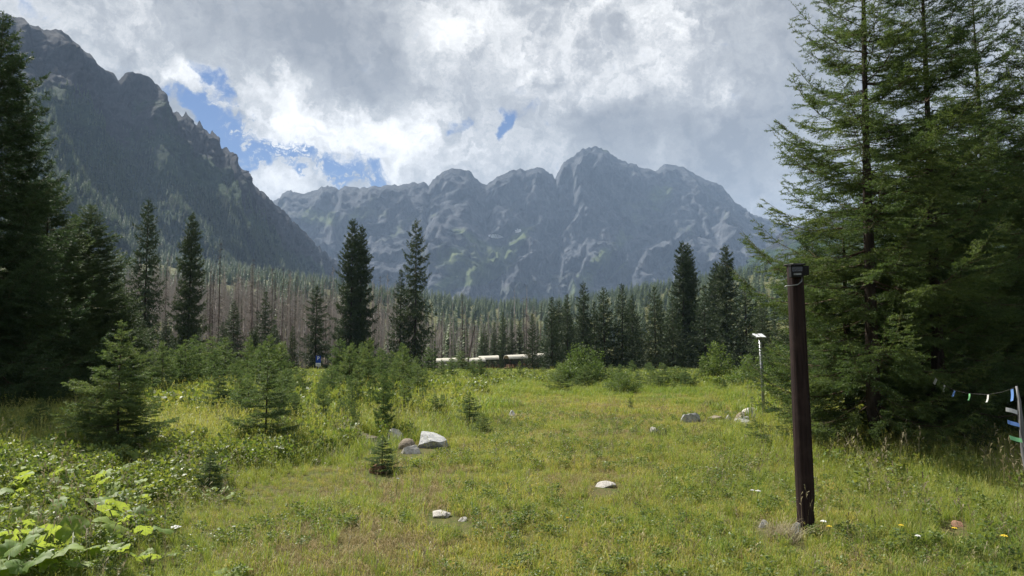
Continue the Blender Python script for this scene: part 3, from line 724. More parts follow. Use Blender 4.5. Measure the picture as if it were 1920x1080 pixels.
# left: dense spruces
pB = make_tree('spruce_tree', 'huge dense dark spruce cut by the left edge of the picture', 'spruce tree', B1, (0, 0, 0))
b = base_at(-30, 15.5); s_ = (at(-30, 30, 15.5)[2] - b[2]) / 9.5; pB.location = b; pB.scale = (s_ * .92, s_ * .92, s_); pB.rotation_euler = (0, 0, 1.0)
tree_px('spruce_tree', 'dense dark spruce second from the left edge, its tip before the wooded slope', 'spruce tree', pB, 9.5, 158, 383, 21, 2.2, None, 1.3)
tree_px('spruce_tree', 'short dark spruce squeezed between the two dense spruces on the left', 'spruce tree', pB, 9.5, 78, 335, 19, 4.2, None, 1.25)
tree_px('spruce_tree', 'dark spruce behind the second dense spruce, only its right flank showing', 'spruce tree', pB, 9.5, 215, 520, 25, 3.1, None, 1.3)
tree_px('spruce_tree', 'dark spruce beside the huge one, mostly beyond the left edge', 'spruce tree', pB, 9.5, -150, 120, 18, 5.2, None, 1.1)

# named mid-distance spruces
pD = [make_tree('spruce_tree', 'x', 'spruce tree', D, (0, -3000, -50)) for D in (D1, D2, D3, D4)]
HD = [20, 20, 12, 12]
named = [(268, 372, 62, 1, .75, 'tall ragged spruce with a pointed dark crown, nearest the dense left-hand spruces'),
         (352, 402, 66, 0, .72, 'tall conical spruce with tiered branches right of the ragged spruce'),
         (657, 412, 78, 0, .72, 'tall twin-tipped dark spruce in mid valley, the left and taller of the pair'),
         (675, 424, 79, 0, .68, 'slightly lower spruce grown into the right flank of the tall twin-tipped one'),
         (778, 410, 80, 1, .72, 'tall slender spruce with a browned lower half, alone against the grey wall'),
         (750, 503, 81, 3, .8, 'half-height dark spruce hugging the slender browned spruce from its left'),
         (592, 533, 70, 1, 1.0, 'ragged broken-topped spruce right behind the blue parking sign'),
         (496, 545, 62, 3, 1.0, 'dark pointed spruce midway between the ragged spruces and the parking sign'),
         (437, 562, 58, 2, .95, 'dark spruce left of the pointed one, against the bare brown trunks'),
         (310, 590, 52, 2, .9, 'squat dark spruce at the foot of the two tall ragged spruces'),
         (372, 615, 50, 3, 1.0, 'low dark spruce under the tall conical spruce'),
         (268, 600, 46, 2, .8, 'low dark spruce beside the dense left spruces, behind the pale-tipped young one'),
         (548, 610, 60, 3, .9, 'small dark spruce directly left of the parking sign'),
         (635, 640, 64, 2, .9, 'small dark spruce directly right of the parking sign'),
         (1283, 454, 84, 0, .8, 'tallest dark spruce of the right-hand forest, with a blunt double tip'),
         (1294, 458, 85, 0, .72, 'spruce fused into the right side of the tallest forest spruce'),
         (1364, 461, 86, 0, .85, 'tall pointed spruce right of the blunt double-tipped one'),
         (1345, 492, 90, 0, .9, 'spruce just left of and lower than the tall pointed forest spruce'),
         (1229, 536, 76, 2, 1.0, 'conical dark spruce left of the tallest forest spruce'),
         (1167, 530, 76, 3, .95, 'slim pointed spruce at the middle of the dark forest edge'),
         (1186, 551, 80, 3, .9, 'spruce peeping over the right shoulder of the slim pointed one'),
         (1133, 538, 76, 2, .95, 'broad dark spruce behind the round green bush'),
         (1115, 563, 78, 3, .8, 'narrow spruce tucked on the left of the broad dark one'),
         (1094, 528, 78, 1, .8, 'thin-topped spruce with sparse spiky tiers in the dark forest edge'),
         (1064, 549, 76, 3, .9, 'narrow spruce left of the thin spiky one'),
         (1035, 555, 74, 3, 1.0, 'leading dark spruce at the left end of the dark forest edge'),
         (998, 586, 66, 3, .9, 'dark spruce standing before the right-hand wagon roofs'),
         (974, 600, 112, 3, .8, 'small spruce behind the gap between the wagon roofs'),
         (960, 600, 113, 3, .75, 'slim small spruce rising behind the longest pale wagon roof'),
         (943, 584, 112, 3, .85, 'small pointed spruce above the right end of the longest wagon roof'),
         (927, 603, 115, 3, .8, 'small spruce above the middle of the longest wagon roof'),
         (908, 612, 112, 2, .85, 'leftmost small spruce of the row above the wagons'),
         (1400, 520, 78, 2, 1.1, 'dark spruce just left of the white panel on its pole'),
         (1322, 532, 72, 3, 1.1, 'mid-height spruce in front of the tall pointed forest spruce'),
         (1262, 560, 72, 2, 1.0, 'low dark spruce in front of the tallest forest spruce'),
         (1430, 560, 70, 2, 1.1, 'dark spruce behind the white panel and pole')]
first = [True] * 4
for i, (px, top, Yd, k, wd, lab) in enumerate(named):
    b = base_at(px, Yd); zt = at(px, top, Yd)[2]; s_ = (zt - b[2]) / HD[k]
    if first[k]:
        first[k] = False; r = pD[k]; r['label'] = lab; r.location = b; r.scale = (s_ * wd, s_ * wd, s_); r.rotation_euler = (0, 0, i * 1.7)
    else: dup(pD[k], lab, b, i * 1.7, (s_ * wd, s_ * wd, s_))
# unnamed spruces of the dark forest edge and its depth
GR_R = 'spruces of the dark forest edge on the right'
for i in range(34):
    Yd = rng.uniform(82, 118); px = rng.uniform(1030, 1480); top = rng.uniform(560, 610)
    k = int(rng.integers(2, 4)); b = base_at(px, Yd); s_ = (at(px, top, Yd)[2] - b[2]) / 12
    dup(pD[k], 'dark spruce within the closed forest edge on the right', b, rng.uniform(0, 6.28), (s_ * 1.05, s_ * 1.05, s_), GR_R)
for i in range(14):
    Yd = rng.uniform(44, 60); px = rng.uniform(230, 560); top = rng.uniform(600, 650)
    k = int(rng.integers(2, 4)); b = base_at(px, Yd); s_ = (at(px, top, Yd)[2] - b[2]) / 12
    dup(pD[k], 'low dark spruce in the thicket below the bare trunks', b, rng.uniform(0, 6.28), (s_ * 1.15, s_ * 1.15, s_), 'low dark spruces of the left thicket')
for i in range(10):
    Yd = rng.uniform(26, 60); px = rng.uniform(1480, 2100); top = rng.uniform(420, 520)
    k = int(rng.integers(2, 4)); b = base_at(px, Yd); s_ = (at(px, top, Yd)[2] - b[2]) / 12
    dup(pD[k], 'shaded spruce seen through the boughs of the right-hand group', b, rng.uniform(0, 6.28), (s_ * 1.2, s_ * 1.2, s_), 'spruces behind the right-hand group')

# dead forest
pK = []
for i, (tr, brn) in enumerate(K1):
    r = thing('dead_tree', 'x', 'dead tree', (0, -3000, -50)); link('trunk', tr, r); link('branches', brn, r); pK.append(r)
HK = [17, 15, 18, 14]; firstk = [True] * 4
def put_dead(k, lab, loc, rz, sc, group=None, tilt=(0, 0)):
    if firstk[k]:
        firstk[k] = False; r = pK[k]; r['label'] = lab; r.location = loc; r.rotation_euler = (tilt[0], tilt[1], rz); r.scale = (sc,) * 3
        if group: r['group'] = group
        return r
    return dup(pK[k], lab, loc, rz, sc, group, tilt)
for px, top, Yd, k, lab in ((408, 448, 70, 2, 'tall dark dead spruce with stubby branches right of the two tall living ones'), (470, 480, 90, 2, 'dead dark-stemmed spruce at the left end of the brown wood'),
                            (508, 498, 95, 2, 'dead dark-stemmed spruce above the dark pointed living spruce'), (965, 535, 150, 3, 'bare black snag standing clear above the far forest, left of two'), (988, 534, 150, 3, 'bare black snag standing clear above the far forest, right of two'),
                            (866, 548, 120, 2, 'lone dead trunk rising above the pale wagon roofs'), (552, 560, 84, 2, 'dead trunk close behind the parking sign spruces'), (610, 570, 90, 2, 'dead trunk between the parking sign spruce and the twin-tipped spruce')):
    b = base_at(px, Yd); s_ = (at(px, top, Yd)[2] - b[2]) / HK[k]; put_dead(k, lab, b, px, s_)
GD = 'dead spruces of the brown valley wood'
cnt = 0; far_dead = []
while cnt < 1700:
    Yd = 109 + 330 * rng.random() ** 1.3; px = rng.uniform(230, 1060)
    b = base_at(px, Yd)
    if fbm(b[0] / 40, b[1] / 40, 3, 77) < 0.40 or (px > 1000 and rng.random() < .6): continue
    far_dead.append(b); cnt += 1
far_dead.sort(key=lambda p: p[1])
for i, b in enumerate(far_dead[:282]):
    k = int(rng.choice([0, 1, 2, 3], p=[.35, .3, .2, .15])); put_dead(k, 'bare dead spruce in the front ranks of the brown valley wood', b - np.array([0, 0, .1]), rng.uniform(0, 6.28), rng.uniform(0.55, 1.0) * (.72 if b[0] > -.12 * b[1] else 1), GD, (rng.normal(0, .02), rng.normal(0, .02)))
rest = np.array(far_dead[282:])
def joined_source(nm, meshes):
    vs, fs, mi, ms = [], [], [], []
    for k, me in enumerate(meshes):
        o = len(vs); vs += [v.co[:] for v in me.vertices]; fs += [tuple(o + i for i in p.vertices) for p in me.polygons]; mi += [k] * len(me.polygons); ms.append(me.materials[0])
    me = bpy.data.meshes.new(nm); me.from_pydata(vs, [], fs)
    for m in ms: me.materials.append(m)
    me.polygons.foreach_set('material_index', mi); me.update(); return me
Ksrc = [source('dead_source_%d' % i, joined_source('dead_src', k)) for i, k in enumerate(K1)]
n = len(rest); s1 = rng.uniform(0.6, 1.05, n) * np.where(rest[:, 0] > -.12 * rest[:, 1], .75, 1)
tag(scatter('dead_forest', rest, np.stack([rng.normal(0, .02, n), rng.normal(0, .02, n), rng.uniform(0, 6.28, n)], 1), np.stack([s1, s1, s1], 1), rng.choice(4, n, p=[.38, .32, .15, .15]), Ksrc, 'stuff', [M_DEADWOOD]),
    'grey brown mass of bare dead spruces deep in the valley wood', 'dead forest')
# leaning dead trunk near the wagons
b = base_at(868, 78); lt = thing('dead_tree', 'thin dead trunk leaning far over to the right behind the wagons', 'dead tree', b)
mb = MB(); e_ = at(890, 612, 80) - b; mb.tube([(0, 0, -.1), tuple(e_ * .5 + np.array([0, 0, -.15])), tuple(e_)], [.13, .10, .05], 6); mb.build('trunk', M_DEADDARK, lt)

# green woods: valley floor, left slope, right slope
pts = []; sc_ = []
cand = []
for i in range(9000):
    Yd = 330 + 1500 * rng.random() ** 0.8; x = rng.uniform(-0.62, 0.5) * Yd
    if fbm(x / 90, Yd / 90, 3, 5) > 0.36: cand.append((x, Yd, float(0)))
cand = np.array(cand); cand[:, 2] = gz(cand[:, 0], cand[:, 1]); cs = rng.uniform(0.5, 1.05, len(cand))
# some green spruces among the dead ones
c2 = np.stack([np.zeros(420), 120 + 320 * rng.random(420), np.zeros(420)], 1); c2[:, 0] = rng.uniform(-0.55, 0.12, 420) * c2[:, 1]; c2[:, 2] = gz(c2[:, 0], c2[:, 1]); cs2 = rng.uniform(0.25, 0.6, 420)
def on_mountain(P, V, N, vmin, seed, dens, smin, smax):
    rs = np.random.default_rng(seed); r_, c_ = P.shape[:2]
    a = rs.integers(0, r_ - 1, N); b_ = rs.integers(0, c_ - 1, N); f, h = rs.random(N), rs.random(N)
    q = (P[a, b_] * (1 - f)[:, None] + P[a + 1, b_] * f[:, None]) * (1 - h)[:, None] + (P[a, b_ + 1] * (1 - f)[:, None] + P[a + 1, b_ + 1] * f[:, None]) * h[:, None]
    vv = V[a, b_]
    k = vv + 0.5 * (fbm(q[:, 0] / 120, (q[:, 1] + q[:, 2]) / 120, 4, seed) - 0.5) > vmin + 0.22 * rs.random(N)
    k &= rs.random(N) < dens
    q = q[k]; s_ = rs.uniform(smin, smax, len(q)) * (0.65 + 0.5 * vv[k])
    return q, s_
ql, sl_ = on_mountain(PL, VL, 50000, 0.26, 3, 0.95, 0.55, 1.05)
qr, sr_ = on_mountain(PR, VR, 7000, 0.25, 4, 1.0, 0.6, 1.1)
# keep the scrub line: low pines higher up
qs, ss_ = on_mountain(PL, VL, 16000, 0.12, 8, 0.5, 0.12, 0.3)
allp = np.concatenate([cand, c2, ql, qr, qs]); alls = np.concatenate([cs, cs2, sl_, sr_, ss_])
dist = np.linalg.norm(allp - CAM, axis=1)
pxs, pys = proj(allp)
vis = (pxs > -60) & (pxs < 1980) & (allp[:, 1] > 0)
order = np.argsort(np.where(vis, -alls / dist, 1)); near_i = order[:170]; rest_i = order[170:]
pE = []
for i in range(3):
    r = thing('spruce_tree', 'green spruce among the many on the far wooded slopes', 'spruce tree', (0, 0, 0), group='spruces on the far wooded slopes'); link('trunk', E_tr, r); link('crown', E[i], r); pE.append(r)
for j, i in enumerate(near_i):
    k = j % 3; s_ = float(alls[i]); q = allp[i] - np.array([0, 0, .4])
    if j < 3: pE[k].location = q; pE[k].scale = (s_,) * 3; pE[k].rotation_euler = (0, 0, j)
    else: dup(pE[k], pE[k]['label'], q, float(j * 2.4), s_, 'spruces on the far wooded slopes')
Esrc = [source('slope_source_%d' % i, me) for i, me in enumerate(E)]
n = len(rest_i); S = alls[rest_i]
scatter('mountain_forest', allp[rest_i] - np.array([0, 0, .4]), np.stack([np.zeros(n), np.zeros(n), rng.uniform(0, 6.28, n)], 1), np.stack([S * 1.05, S * 1.05, S], 1), rng.integers(0, 3, n), Esrc, 'stuff', [M_NEEDLE_M])

rocks = [(684, 829, 36, 22, 'brown', 'brown cave-like rock, leftmost of the group behind the squat young spruce'), (740, 827, 28, 20, 'pale', 'pale rock just right of the squat young spruce tip'),
         (803, 840, 58, 30, 'grey', 'largest grey boulder of the group, sloping down to the right'), (773, 851, 44, 15, 'pale', 'low whitish rock lying before the largest grey boulder'), (764, 842, 30, 14, 'brown', 'brown mossy stone wedged between the low whitish rock and the boulder'),
         (714, 838, 14, 9, 'pale', 'small pale stone under the brown cave-like rock'), (708, 888, 34, 16, 'red', 'reddish flat stone peeping out under the squat young spruce'),
         (825, 971, 42, 8, 'pale', 'flat whitish stone sunk in the short grass at bottom centre'), (869, 978, 18, 4, 'pale', 'sliver of pale stone right of the flat whitish one'), (1136, 914, 32, 9, 'pale', 'pale stone lying alone in the middle of the short grass'),
         (925, 776, 26, 8, 'brown', 'flat pinkish-brown stone at the meadow edge right of the young spruces'), (958, 783, 20, 10, 'grey', 'small grey stone beside the flat pinkish-brown one'), (1297, 792, 29, 17, 'grey', 'rounded grey boulder alone in the meadow left of the panel pole'),
         (1228, 812, 16, 11, 'pale', 'pale stone inside the dark stiff grass tuft'), (1368, 790, 16, 12, 'grey', 'small dark stone at the left end of the stone row'), (1388, 787, 24, 9, 'brown', 'low brown stone second in the stone row'), (1412, 783, 30, 13, 'pale', 'pale topped stone of the row just left of the panel pole'),
         (1398, 794, 30, 10, 'grey', 'flat grey stone in front of the pale topped one'), (1447, 795, 30, 18, 'brown', 'angular stone of the row just right of the panel pole'), (1475, 785, 26, 14, 'grey', 'stone at the right end of the row, next to the brown post'), (1345, 787, 26, 6, 'brown', 'low sunken stone between the rounded boulder and the stone row'),
         (1498, 1003, 18, 18, 'grey', 'grey stone pressed against the foot of the brown post'), (1434, 990, 18, 9, 'pale', 'small pale stone left of the dry grass heap'), (1800, 988, 20, 10, 'red', 'small reddish stone in the shaded grass at lower right'), (1250, 700, 12, 6, 'grey', 'tiny grey stone far off by the meadow-edge young spruces'), (846, 735, 12, 8, 'grey', 'tiny pale grey stone among the far herbs left of centre')]
ROCK_AT = [(on_ground(r[0], r[1]), r[2]) for r in rocks]
# ------------------------------------------------------------------ young spruces in the meadow
pC = [make_tree('young_spruce', 'x', 'young spruce', C, (0, -3000, -50)) for C in (C1, C2, C3, C4)]
HC = [1.9, 1.5, 1.5, 1.5]; fc = [True] * 4
def young(k, lab, px, by, top, wide=1.0, rz=None, group=None):
    b = on_ground(px, by); s_ = (at(px, top, b[1])[2] - b[2]) / HC[k]; rz = px * 0.37 if rz is None else rz
    sc = (s_ * wide * 1.08, s_ * wide * 1.08, s_)
    if fc[k]:
        fc[k] = False; r = pC[k]; r['label'] = lab; r.location = b; r.rotation_euler = (0, 0, rz); r.scale = sc
        if group: r['group'] = group
        return r
    return dup(pC[k], lab, b, rz, sc, group)
ys = [(0, 218, 868, 606, 1.0, 'large bushy young spruce with a pale upright tip, before the dense left-hand spruces'),
      (1, 497, 850, 672, 1.25, 'large young spruce left of the rocks, standing alone in lush grass'),
      (1, 392, 925, 842, 1.3, 'small young spruce nearest the broad butterbur leaves'),
      (1, 716, 886, 815, 1.5, 'squat dark young spruce over a reddish stone, in front of the pale rocks'),
      (1, 718, 820, 690, .5, 'slender young spruce with a long bare tip behind the leftmost rock'),
      (1, 72, 835, 745, 1.1, 'small thin young spruce at the far left under the dense spruces'),
      (1, 408, 800, 692, 1.2, 'young spruce between the bushy one and the large one by the rocks'),
      (1, 302, 770, 640, 1.0, 'dark young spruce peeping over the right side of the bushy one'),
      (3, 620, 765, 690, 1.0, 'dark young spruce in the thicket below the parking sign'),
      (1, 880, 800, 735, 1.3, 'bushy young spruce right of the rock group, beside the short grass'),
      (1, 815, 795, 738, 1.3, 'round dark young spruce directly above the biggest rock'),
      (3, 372, 735, 645, 1.1, 'young spruce standing before the low dark thicket'),
      (1, 550, 815, 735, 1.0, 'thin young spruce just right of the large one left of the rocks'),
      (1, 660, 800, 725, 1.0, 'young spruce close behind the leftmost brown rock'),
      (3, 905, 815, 775, 1.4, 'low young spruce at the edge of the short grass, right of the rock group'),
      (2, 672, 720, 650, 1.0, 'young spruce in front of the twin-tipped tall spruce'),
      (2, 803, 705, 650, 1.0, 'young spruce left of the first wagon roof'),
      (3, 845, 700, 672, 1.4, 'round little spruce before the leftmost long wagon roof'),
      (3, 866, 700, 660, 1.7, 'low spruce overlapping the left end of the longest wagon roof'),
      (2, 985, 697, 668, 1.4, 'low spruce before the right-hand wagon roofs'),
      (2, 785, 697, 664, 1.3, 'low spruce overlapping the leftmost wagon'),
      (2, 1182, 770, 745, 1.0, 'tiny young spruce standing alone in the short grass below the round bush'),
      (2, 1125, 720, 676, 1.2, 'young spruce at the right foot of the round green bush'),
      (2, 1242, 728, 680, 1.4, 'dark young spruce at the edge of the meadow, left of centre between bush and panel'),
      (3, 1285, 728, 690, 1.4, 'round young spruce right of the dark meadow-edge one')]
for k, px, by, top, wd, lab in ys: young(k, lab, px, by, top, wd)
def clear_young(b):
    for b_, wp_ in ROCK_AT:
        d = b_[:2] / np.hypot(b_[0], b_[1]); u = (b[:2] - b_[:2]) @ d; v_ = (b[0] - b_[0]) * d[1] - (b[1] - b_[1]) * d[0]
        if abs(v_) < pxw(wp_, b_[1]) * .5 + .35 and -3.5 < u < .5: return False
    return True
GY = 'young spruces scattered over the meadow'
def short_mask(x, y):
    """1 inside the mown, short-grassed path"""
    l = np.interp(y, [0, 5, 8.8, 12.2, 15.7, 22, 30, 45], [-1.9, -2.4, -3.0, -1.3, -0.6, -0.8, 1.0, 6]); r = np.interp(y, [0, 5, 8.8, 12.2, 20, 26, 45], [2.6, 3.0, 3.2, 4.0, 6.5, 8, 7])
    e = 0.9 * (fbm(x / 1.6, y / 1.6, 3, 19) - 0.5)
    e = e + .8 * (vn(x / .5, y / .5, 44) - .5)
    return ss(-0.9, 0.9, x + e - l) * ss(1.0, -0.8, x + e - r) * ss(34, 20, y)
tot = 0
while tot < 222:
    px, by = (rng.uniform(130, 960) if rng.random() < .8 else rng.uniform(960, 1430)), 694 + 125 * rng.random() ** 1.15
    b = on_ground(px, by)
    if short_mask(b[0], b[1]) > 0.05: continue
    if by > 740 and px > 950: continue
    if 560 < px < 632 and by < 760: continue
    if not clear_young(b): continue
    if by > 775 and not (430 < px < 900): continue
    hgt = rng.uniform(0.55, 1.45) * (1.3 if px < 760 else 0.8)
    if by < 712 and px > 700: hgt *= 0.6
    if by > 760: hgt *= 0.6
    if 740 < px < 1025 and by < 712: hgt = min(hgt, .5)
    k = 2 + int(rng.integers(0, 2))
    top = proj(np.array([b[0], b[1], b[2] + hgt]))[1]
    young(k, 'small young spruce among the lush herbs of the meadow', px, by, float(top), rng.uniform(.6, 1.05), rng.uniform(0, 6.28), GY); tot += 1

tot = 0
while tot < 44:                                   # the low belt at the far edge of the meadow
    px, by = rng.uniform(860, 1440), rng.uniform(699, 738)
    b = on_ground(px, by); hgt = rng.uniform(.35, .95) * (.55 if px < 1025 else 1)
    if not clear_young(b): continue
    young(2 + int(rng.integers(0, 2)), 'small young spruce among the lush herbs of the meadow', px, by, float(proj(np.array([b[0], b[1], b[2] + hgt]))[1]), rng.uniform(1.0, 1.6), rng.uniform(0, 6.28), GY); tot += 1
# ------------------------------------------------------------------ broadleaf bushes
def bush(name, seed, H, Rb, nst, nl, ls):
    rs = np.random.default_rng(seed); Ps, Es, Ws, LP = [], [], [], []
    for i in range(nst):
        a = rs.uniform(0, 6.28); r = Rb * math.sqrt(rs.random()); h = H * (1 - 0.65 * (r / Rb) ** 2) * rs.uniform(.75, 1.05)
        p0 = np.array([0.25 * r * math.cos(a), .25 * r * math.sin(a), 0]); p2 = np.array([r * math.cos(a), r * math.sin(a), h]); p1 = (p0 + p2) / 2 + np.array([0, 0, .12 * h])
        for q0, q1, w0 in ((p0, p1, .022), (p1, p2, .012)): Ps.append(q0); Es.append(q1); Ws.append(w0)
        for k in range(nl // nst):
            f = rs.uniform(0.12, 1.0) ** 0.8; q = p0 * (1 - f) ** 2 + 2 * p1 * f * (1 - f) + p2 * f * f
            LP.append(q + rs.normal(0, 0.10 * Rb + .03, 3) * (1.15 - .6 * f))
    LP = np.array(LP); LP = LP[LP[:, 2] > 0.02]; n = len(LP)
    d = norm(rs.normal(size=(n, 3)) + np.array([0, 0, .2])); sd = norm(np.cross(d, rs.normal(size=(n, 3)))); L = ls * rs.uniform(.6, 1.3, n)[:, None]
    V = np.stack([LP, LP + d * L * .5 + sd * L * .3, LP + d * L, LP + d * L * .5 - sd * L * .3], 1).reshape(-1, 3)
    Q = np.arange(4 * n).reshape(n, 4); ti = np.repeat(rs.random(n), 4)
    Vw, Tw = strips(np.array(Ps), np.array(Es), np.array(Ws), rs)
    return mesh_np(name + '_leaves', V, Q=Q, mats=[M_BUSH], tint=ti), mesh_np(name + '_stems', Vw, Tw, mats=[M_TWIG])
BU = [bush('round_bush', 21, 2.1, 1.25, 46, 6500, 0.075), bush('loose_bush', 22, 2.2, 1.0, 30, 3200, 0.09)]
pb = []
for lv, st in BU:
    r = thing('leafy_bush', 'x', 'bush', (0, 0, 0)); link('leaves', lv, r); link('stems', st, r); pb.append(r)
fb = [True, True]
for k, px, by, top, wd, lab in ((0, 1100, 722, 640, 1.1, 'big round light green bush in front of the dark forest edge'), (0, 1165, 740, 690, 1.3, 'low spreading bush adjoining the right side of the round green one'), (1, 1345, 720, 636, 1.0, 'loose pale-leaved bush left of the panel pole'),
                               (1, 1405, 735, 660, 1.3, 'leafy bush in front of the lower boughs beside the panel pole'), (0, 1058, 722, 672, 1.2, 'low green bush adjoining the left side of the big round one'), (1, 760, 702, 660, 1.3, 'green bush under the slender browned spruce'),
                               (1, 1470, 730, 640, 1.2, 'leafy bush half hidden by the brown post'), (1, 1265, 722, 684, 1.6, 'low leafy bush between the two dark meadow-edge young spruces'), (0, 700, 712, 688, 1.2, 'low green bush beside the young spruce under the twin-tipped tall spruce'),
                               (1, 470, 760, 705, 1.6, 'leafy bush behind the large young spruce left of the rocks'), (1, 300, 815, 770, 1.5, 'low leafy bush at the right foot of the bushy pale-tipped young spruce')):
    b = on_ground(px, by); H0 = (2.1, 2.2)[k]; s_ = (at(px, top, b[1])[2] - b[2]) / H0
    if fb[k]: fb[k] = False; r = pb[k]; r['label'] = lab; r.location = b; r.scale = (s_ * wd, s_ * wd, s_)
    else: dup(pb[k], lab, b, px, (s_ * wd, s_ * wd, s_))

def clear_of_rocks(x, y, rs):
    """no tufts on the stones, thinner ones just before them"""
    k = np.ones(len(x), bool)
    for b_, wp_ in ROCK_AT:
        rr = pxw(wp_, b_[1]) * .60 + .05; d = np.array([b_[0], b_[1]]) / np.hypot(b_[0], b_[1])
        u = (x - b_[0]) * d[0] + (y - b_[1] - rr * .6) * d[1]; v_ = (x - b_[0]) * d[1] - (y - b_[1] - rr * .6) * d[0]
        k &= ~((np.abs(v_) < rr) & (u < rr) & (u > -rr * 1.3 - .5))
    return k

# ------------------------------------------------------------------ grass and herbs
def tuft(name, seed, nbld, rad, h, wd, m, lean=0.5, fan=None, stalk=0):
    rs = np.random.default_rng(seed); V, T, ti = [], [], []
    for i in range(nbld):
        a = rs.uniform(0, 6.28); r = rad * math.sqrt(rs.random()); x, y = r * math.cos(a), r * math.sin(a)
        hh = h * rs.uniform(.45, 1.15); la = rs.uniform(0, 6.28); le = hh * lean * rs.uniform(.2, 1.2); q = rs.random(); w_ = wd * rs.uniform(.7, 1.2)
        is_st = i < stalk
        if is_st: hh = h * rs.uniform(1.3, 1.9); w_ = wd * .5; le *= .8; q = 1.0
        ca, sa = math.cos(la), math.sin(la); wx, wy = -sa, ca
        tw = rs.normal(0, .7); wx, wy = math.cos(la + 1.57 + tw), math.sin(la + 1.57 + tw)
        b = len(V)
        for f, z in ((0, -.03), (.45, .55), (.8, .88)):
            c_ = le * f ** 1.8; ww = w_ * (1 - .55 * f) * .5
            V += [(x + ca * c_ - wx * ww, y + sa * c_ - wy * ww, hh * z if f else -.02), (x + ca * c_ + wx * ww, y + sa * c_ + wy * ww, hh * z if f else -.02)]
        V.append((x + ca * le, y + sa * le, hh * (1.0 - .25 * min(1, le / hh))))
        T += [(b, b + 1, b + 3), (b, b + 3, b + 2), (b + 2, b + 3, b + 5), (b + 2, b + 5, b + 4), (b + 4, b + 5, b + 6)]; ti += [q] * 7
        if is_st:                                # seed head
            c0 = np.array(V[-1])
            for k in range(5):
                b2 = len(V); d_ = rs.normal(0, 1, 3) * .5 + np.array([ca * .4, sa * .4, .9]); d_ = d_ / np.linalg.norm(d_); p = c0 - np.array([0, 0, .015 * k]); L = .03
                V += [tuple(p), tuple(p + d_ * L + np.array([wx, wy, 0]) * .005), tuple(p + d_ * L - np.array([wx, wy, 0]) * .005)]; T.append((b2, b2 + 1, b2 + 2)); ti += [1.0] * 3
    return mesh_np(name, np.array(V), np.array(T), mats=[m], tint=ti)
def herb(name, seed, n, rad, h, ls, m):
    rs = np.random.default_rng(seed); V, Q, ti = [], [], []
    for i in range(n):
        a = rs.uniform(0, 6.28); z = h * rs.random() ** .7; r = rad * math.sqrt(rs.random()) * (1.1 - .5 * z / h); p = np.array([r * math.cos(a), r * math.sin(a), z])
        d = rs.normal(0, 1, 3); d[2] = abs(d[2]) * .5; d /= np.linalg.norm(d); s = np.cross(d, rs.normal(0, 1, 3)); s /= np.linalg.norm(s); L = ls * rs.uniform(.6, 1.4); b = len(V)
        V += [p, p + d * L * .5 + s * L * .28, p + d * L, p + d * L * .5 - s * L * .28]; Q.append((b, b + 1, b + 2, b + 3)); ti += [rs.random()] * 4
    return mesh_np(name, np.array(V), Q=np.array(Q), mats=[m], tint=ti)
TS = [source('tuft_%d' % i, me) for i, me in enumerate(
    [tuft('short_tuft_%d' % i, 700 + i, 34, .11, .10, .0055, M_GRASS_S, .8, stalk=1 if i == 0 else 0) for i in range(3)] +           # 0-2 short
    [tuft('long_tuft_%d' % i, 710 + i, 30, .10, .30, .007, M_GRASS_L, .75, stalk=3 if i == 0 else 1) for i in range(3)] +           # 3-5 tall
    [tuft('wide_short_tuft_%d' % i, 720 + i, 60, .28, .12, .012, M_GRASS_S, .7) for i in range(2)] +                                # 6-7 short, farther
    [tuft('wide_long_tuft_%d' % i, 730 + i, 60, .28, .36, .014, M_GRASS_L, .7, stalk=2) for i in range(2)] +
    [tuft('straw_tuft', 760, 7, .16, .17, .004, M_GRASS_D, .8, stalk=7)] +
    [tuft('tan_tuft', 761, 36, .12, .075, .0055, M_GRASS_T, 1.0), tuft('wide_tan_tuft', 762, 60, .28, .10, .012, M_GRASS_T, .8)])]                         # 8-9 tall, farther
HS = [source('herb_%d' % i, me) for i, me in enumerate([herb('herb_%d' % i, 740 + i, 90, .17, .34, .055, M_HERB) for i in range(3)] + [herb('wide_herb_%d' % i, 750 + i, 110, .40, .48, .11, M_HERB) for i in range(2)])]
def wedge(N, y0, y1, rs, margin=1.16):
    y = np.sqrt(rs.uniform(y0 ** 2, y1 ** 2, N)); x = (rs.random(N) * 2 - 1) * (0.70 * margin * y + 1.0); return x, y
P_, R_, S_, I_ = [], [], [], []
HP, HR, HSc, HI = [], [], [], []
def tall_factor(x, y):
    right = ss(2.0, 3.0, x) * ss(9.5, 7.5, y)
    return (0.55 + 0.75 * fbm(x / 1.3, y / 1.3, 3, 23)) * (1 - .5 * right) * (1 - .4 * short_mask(x, y))
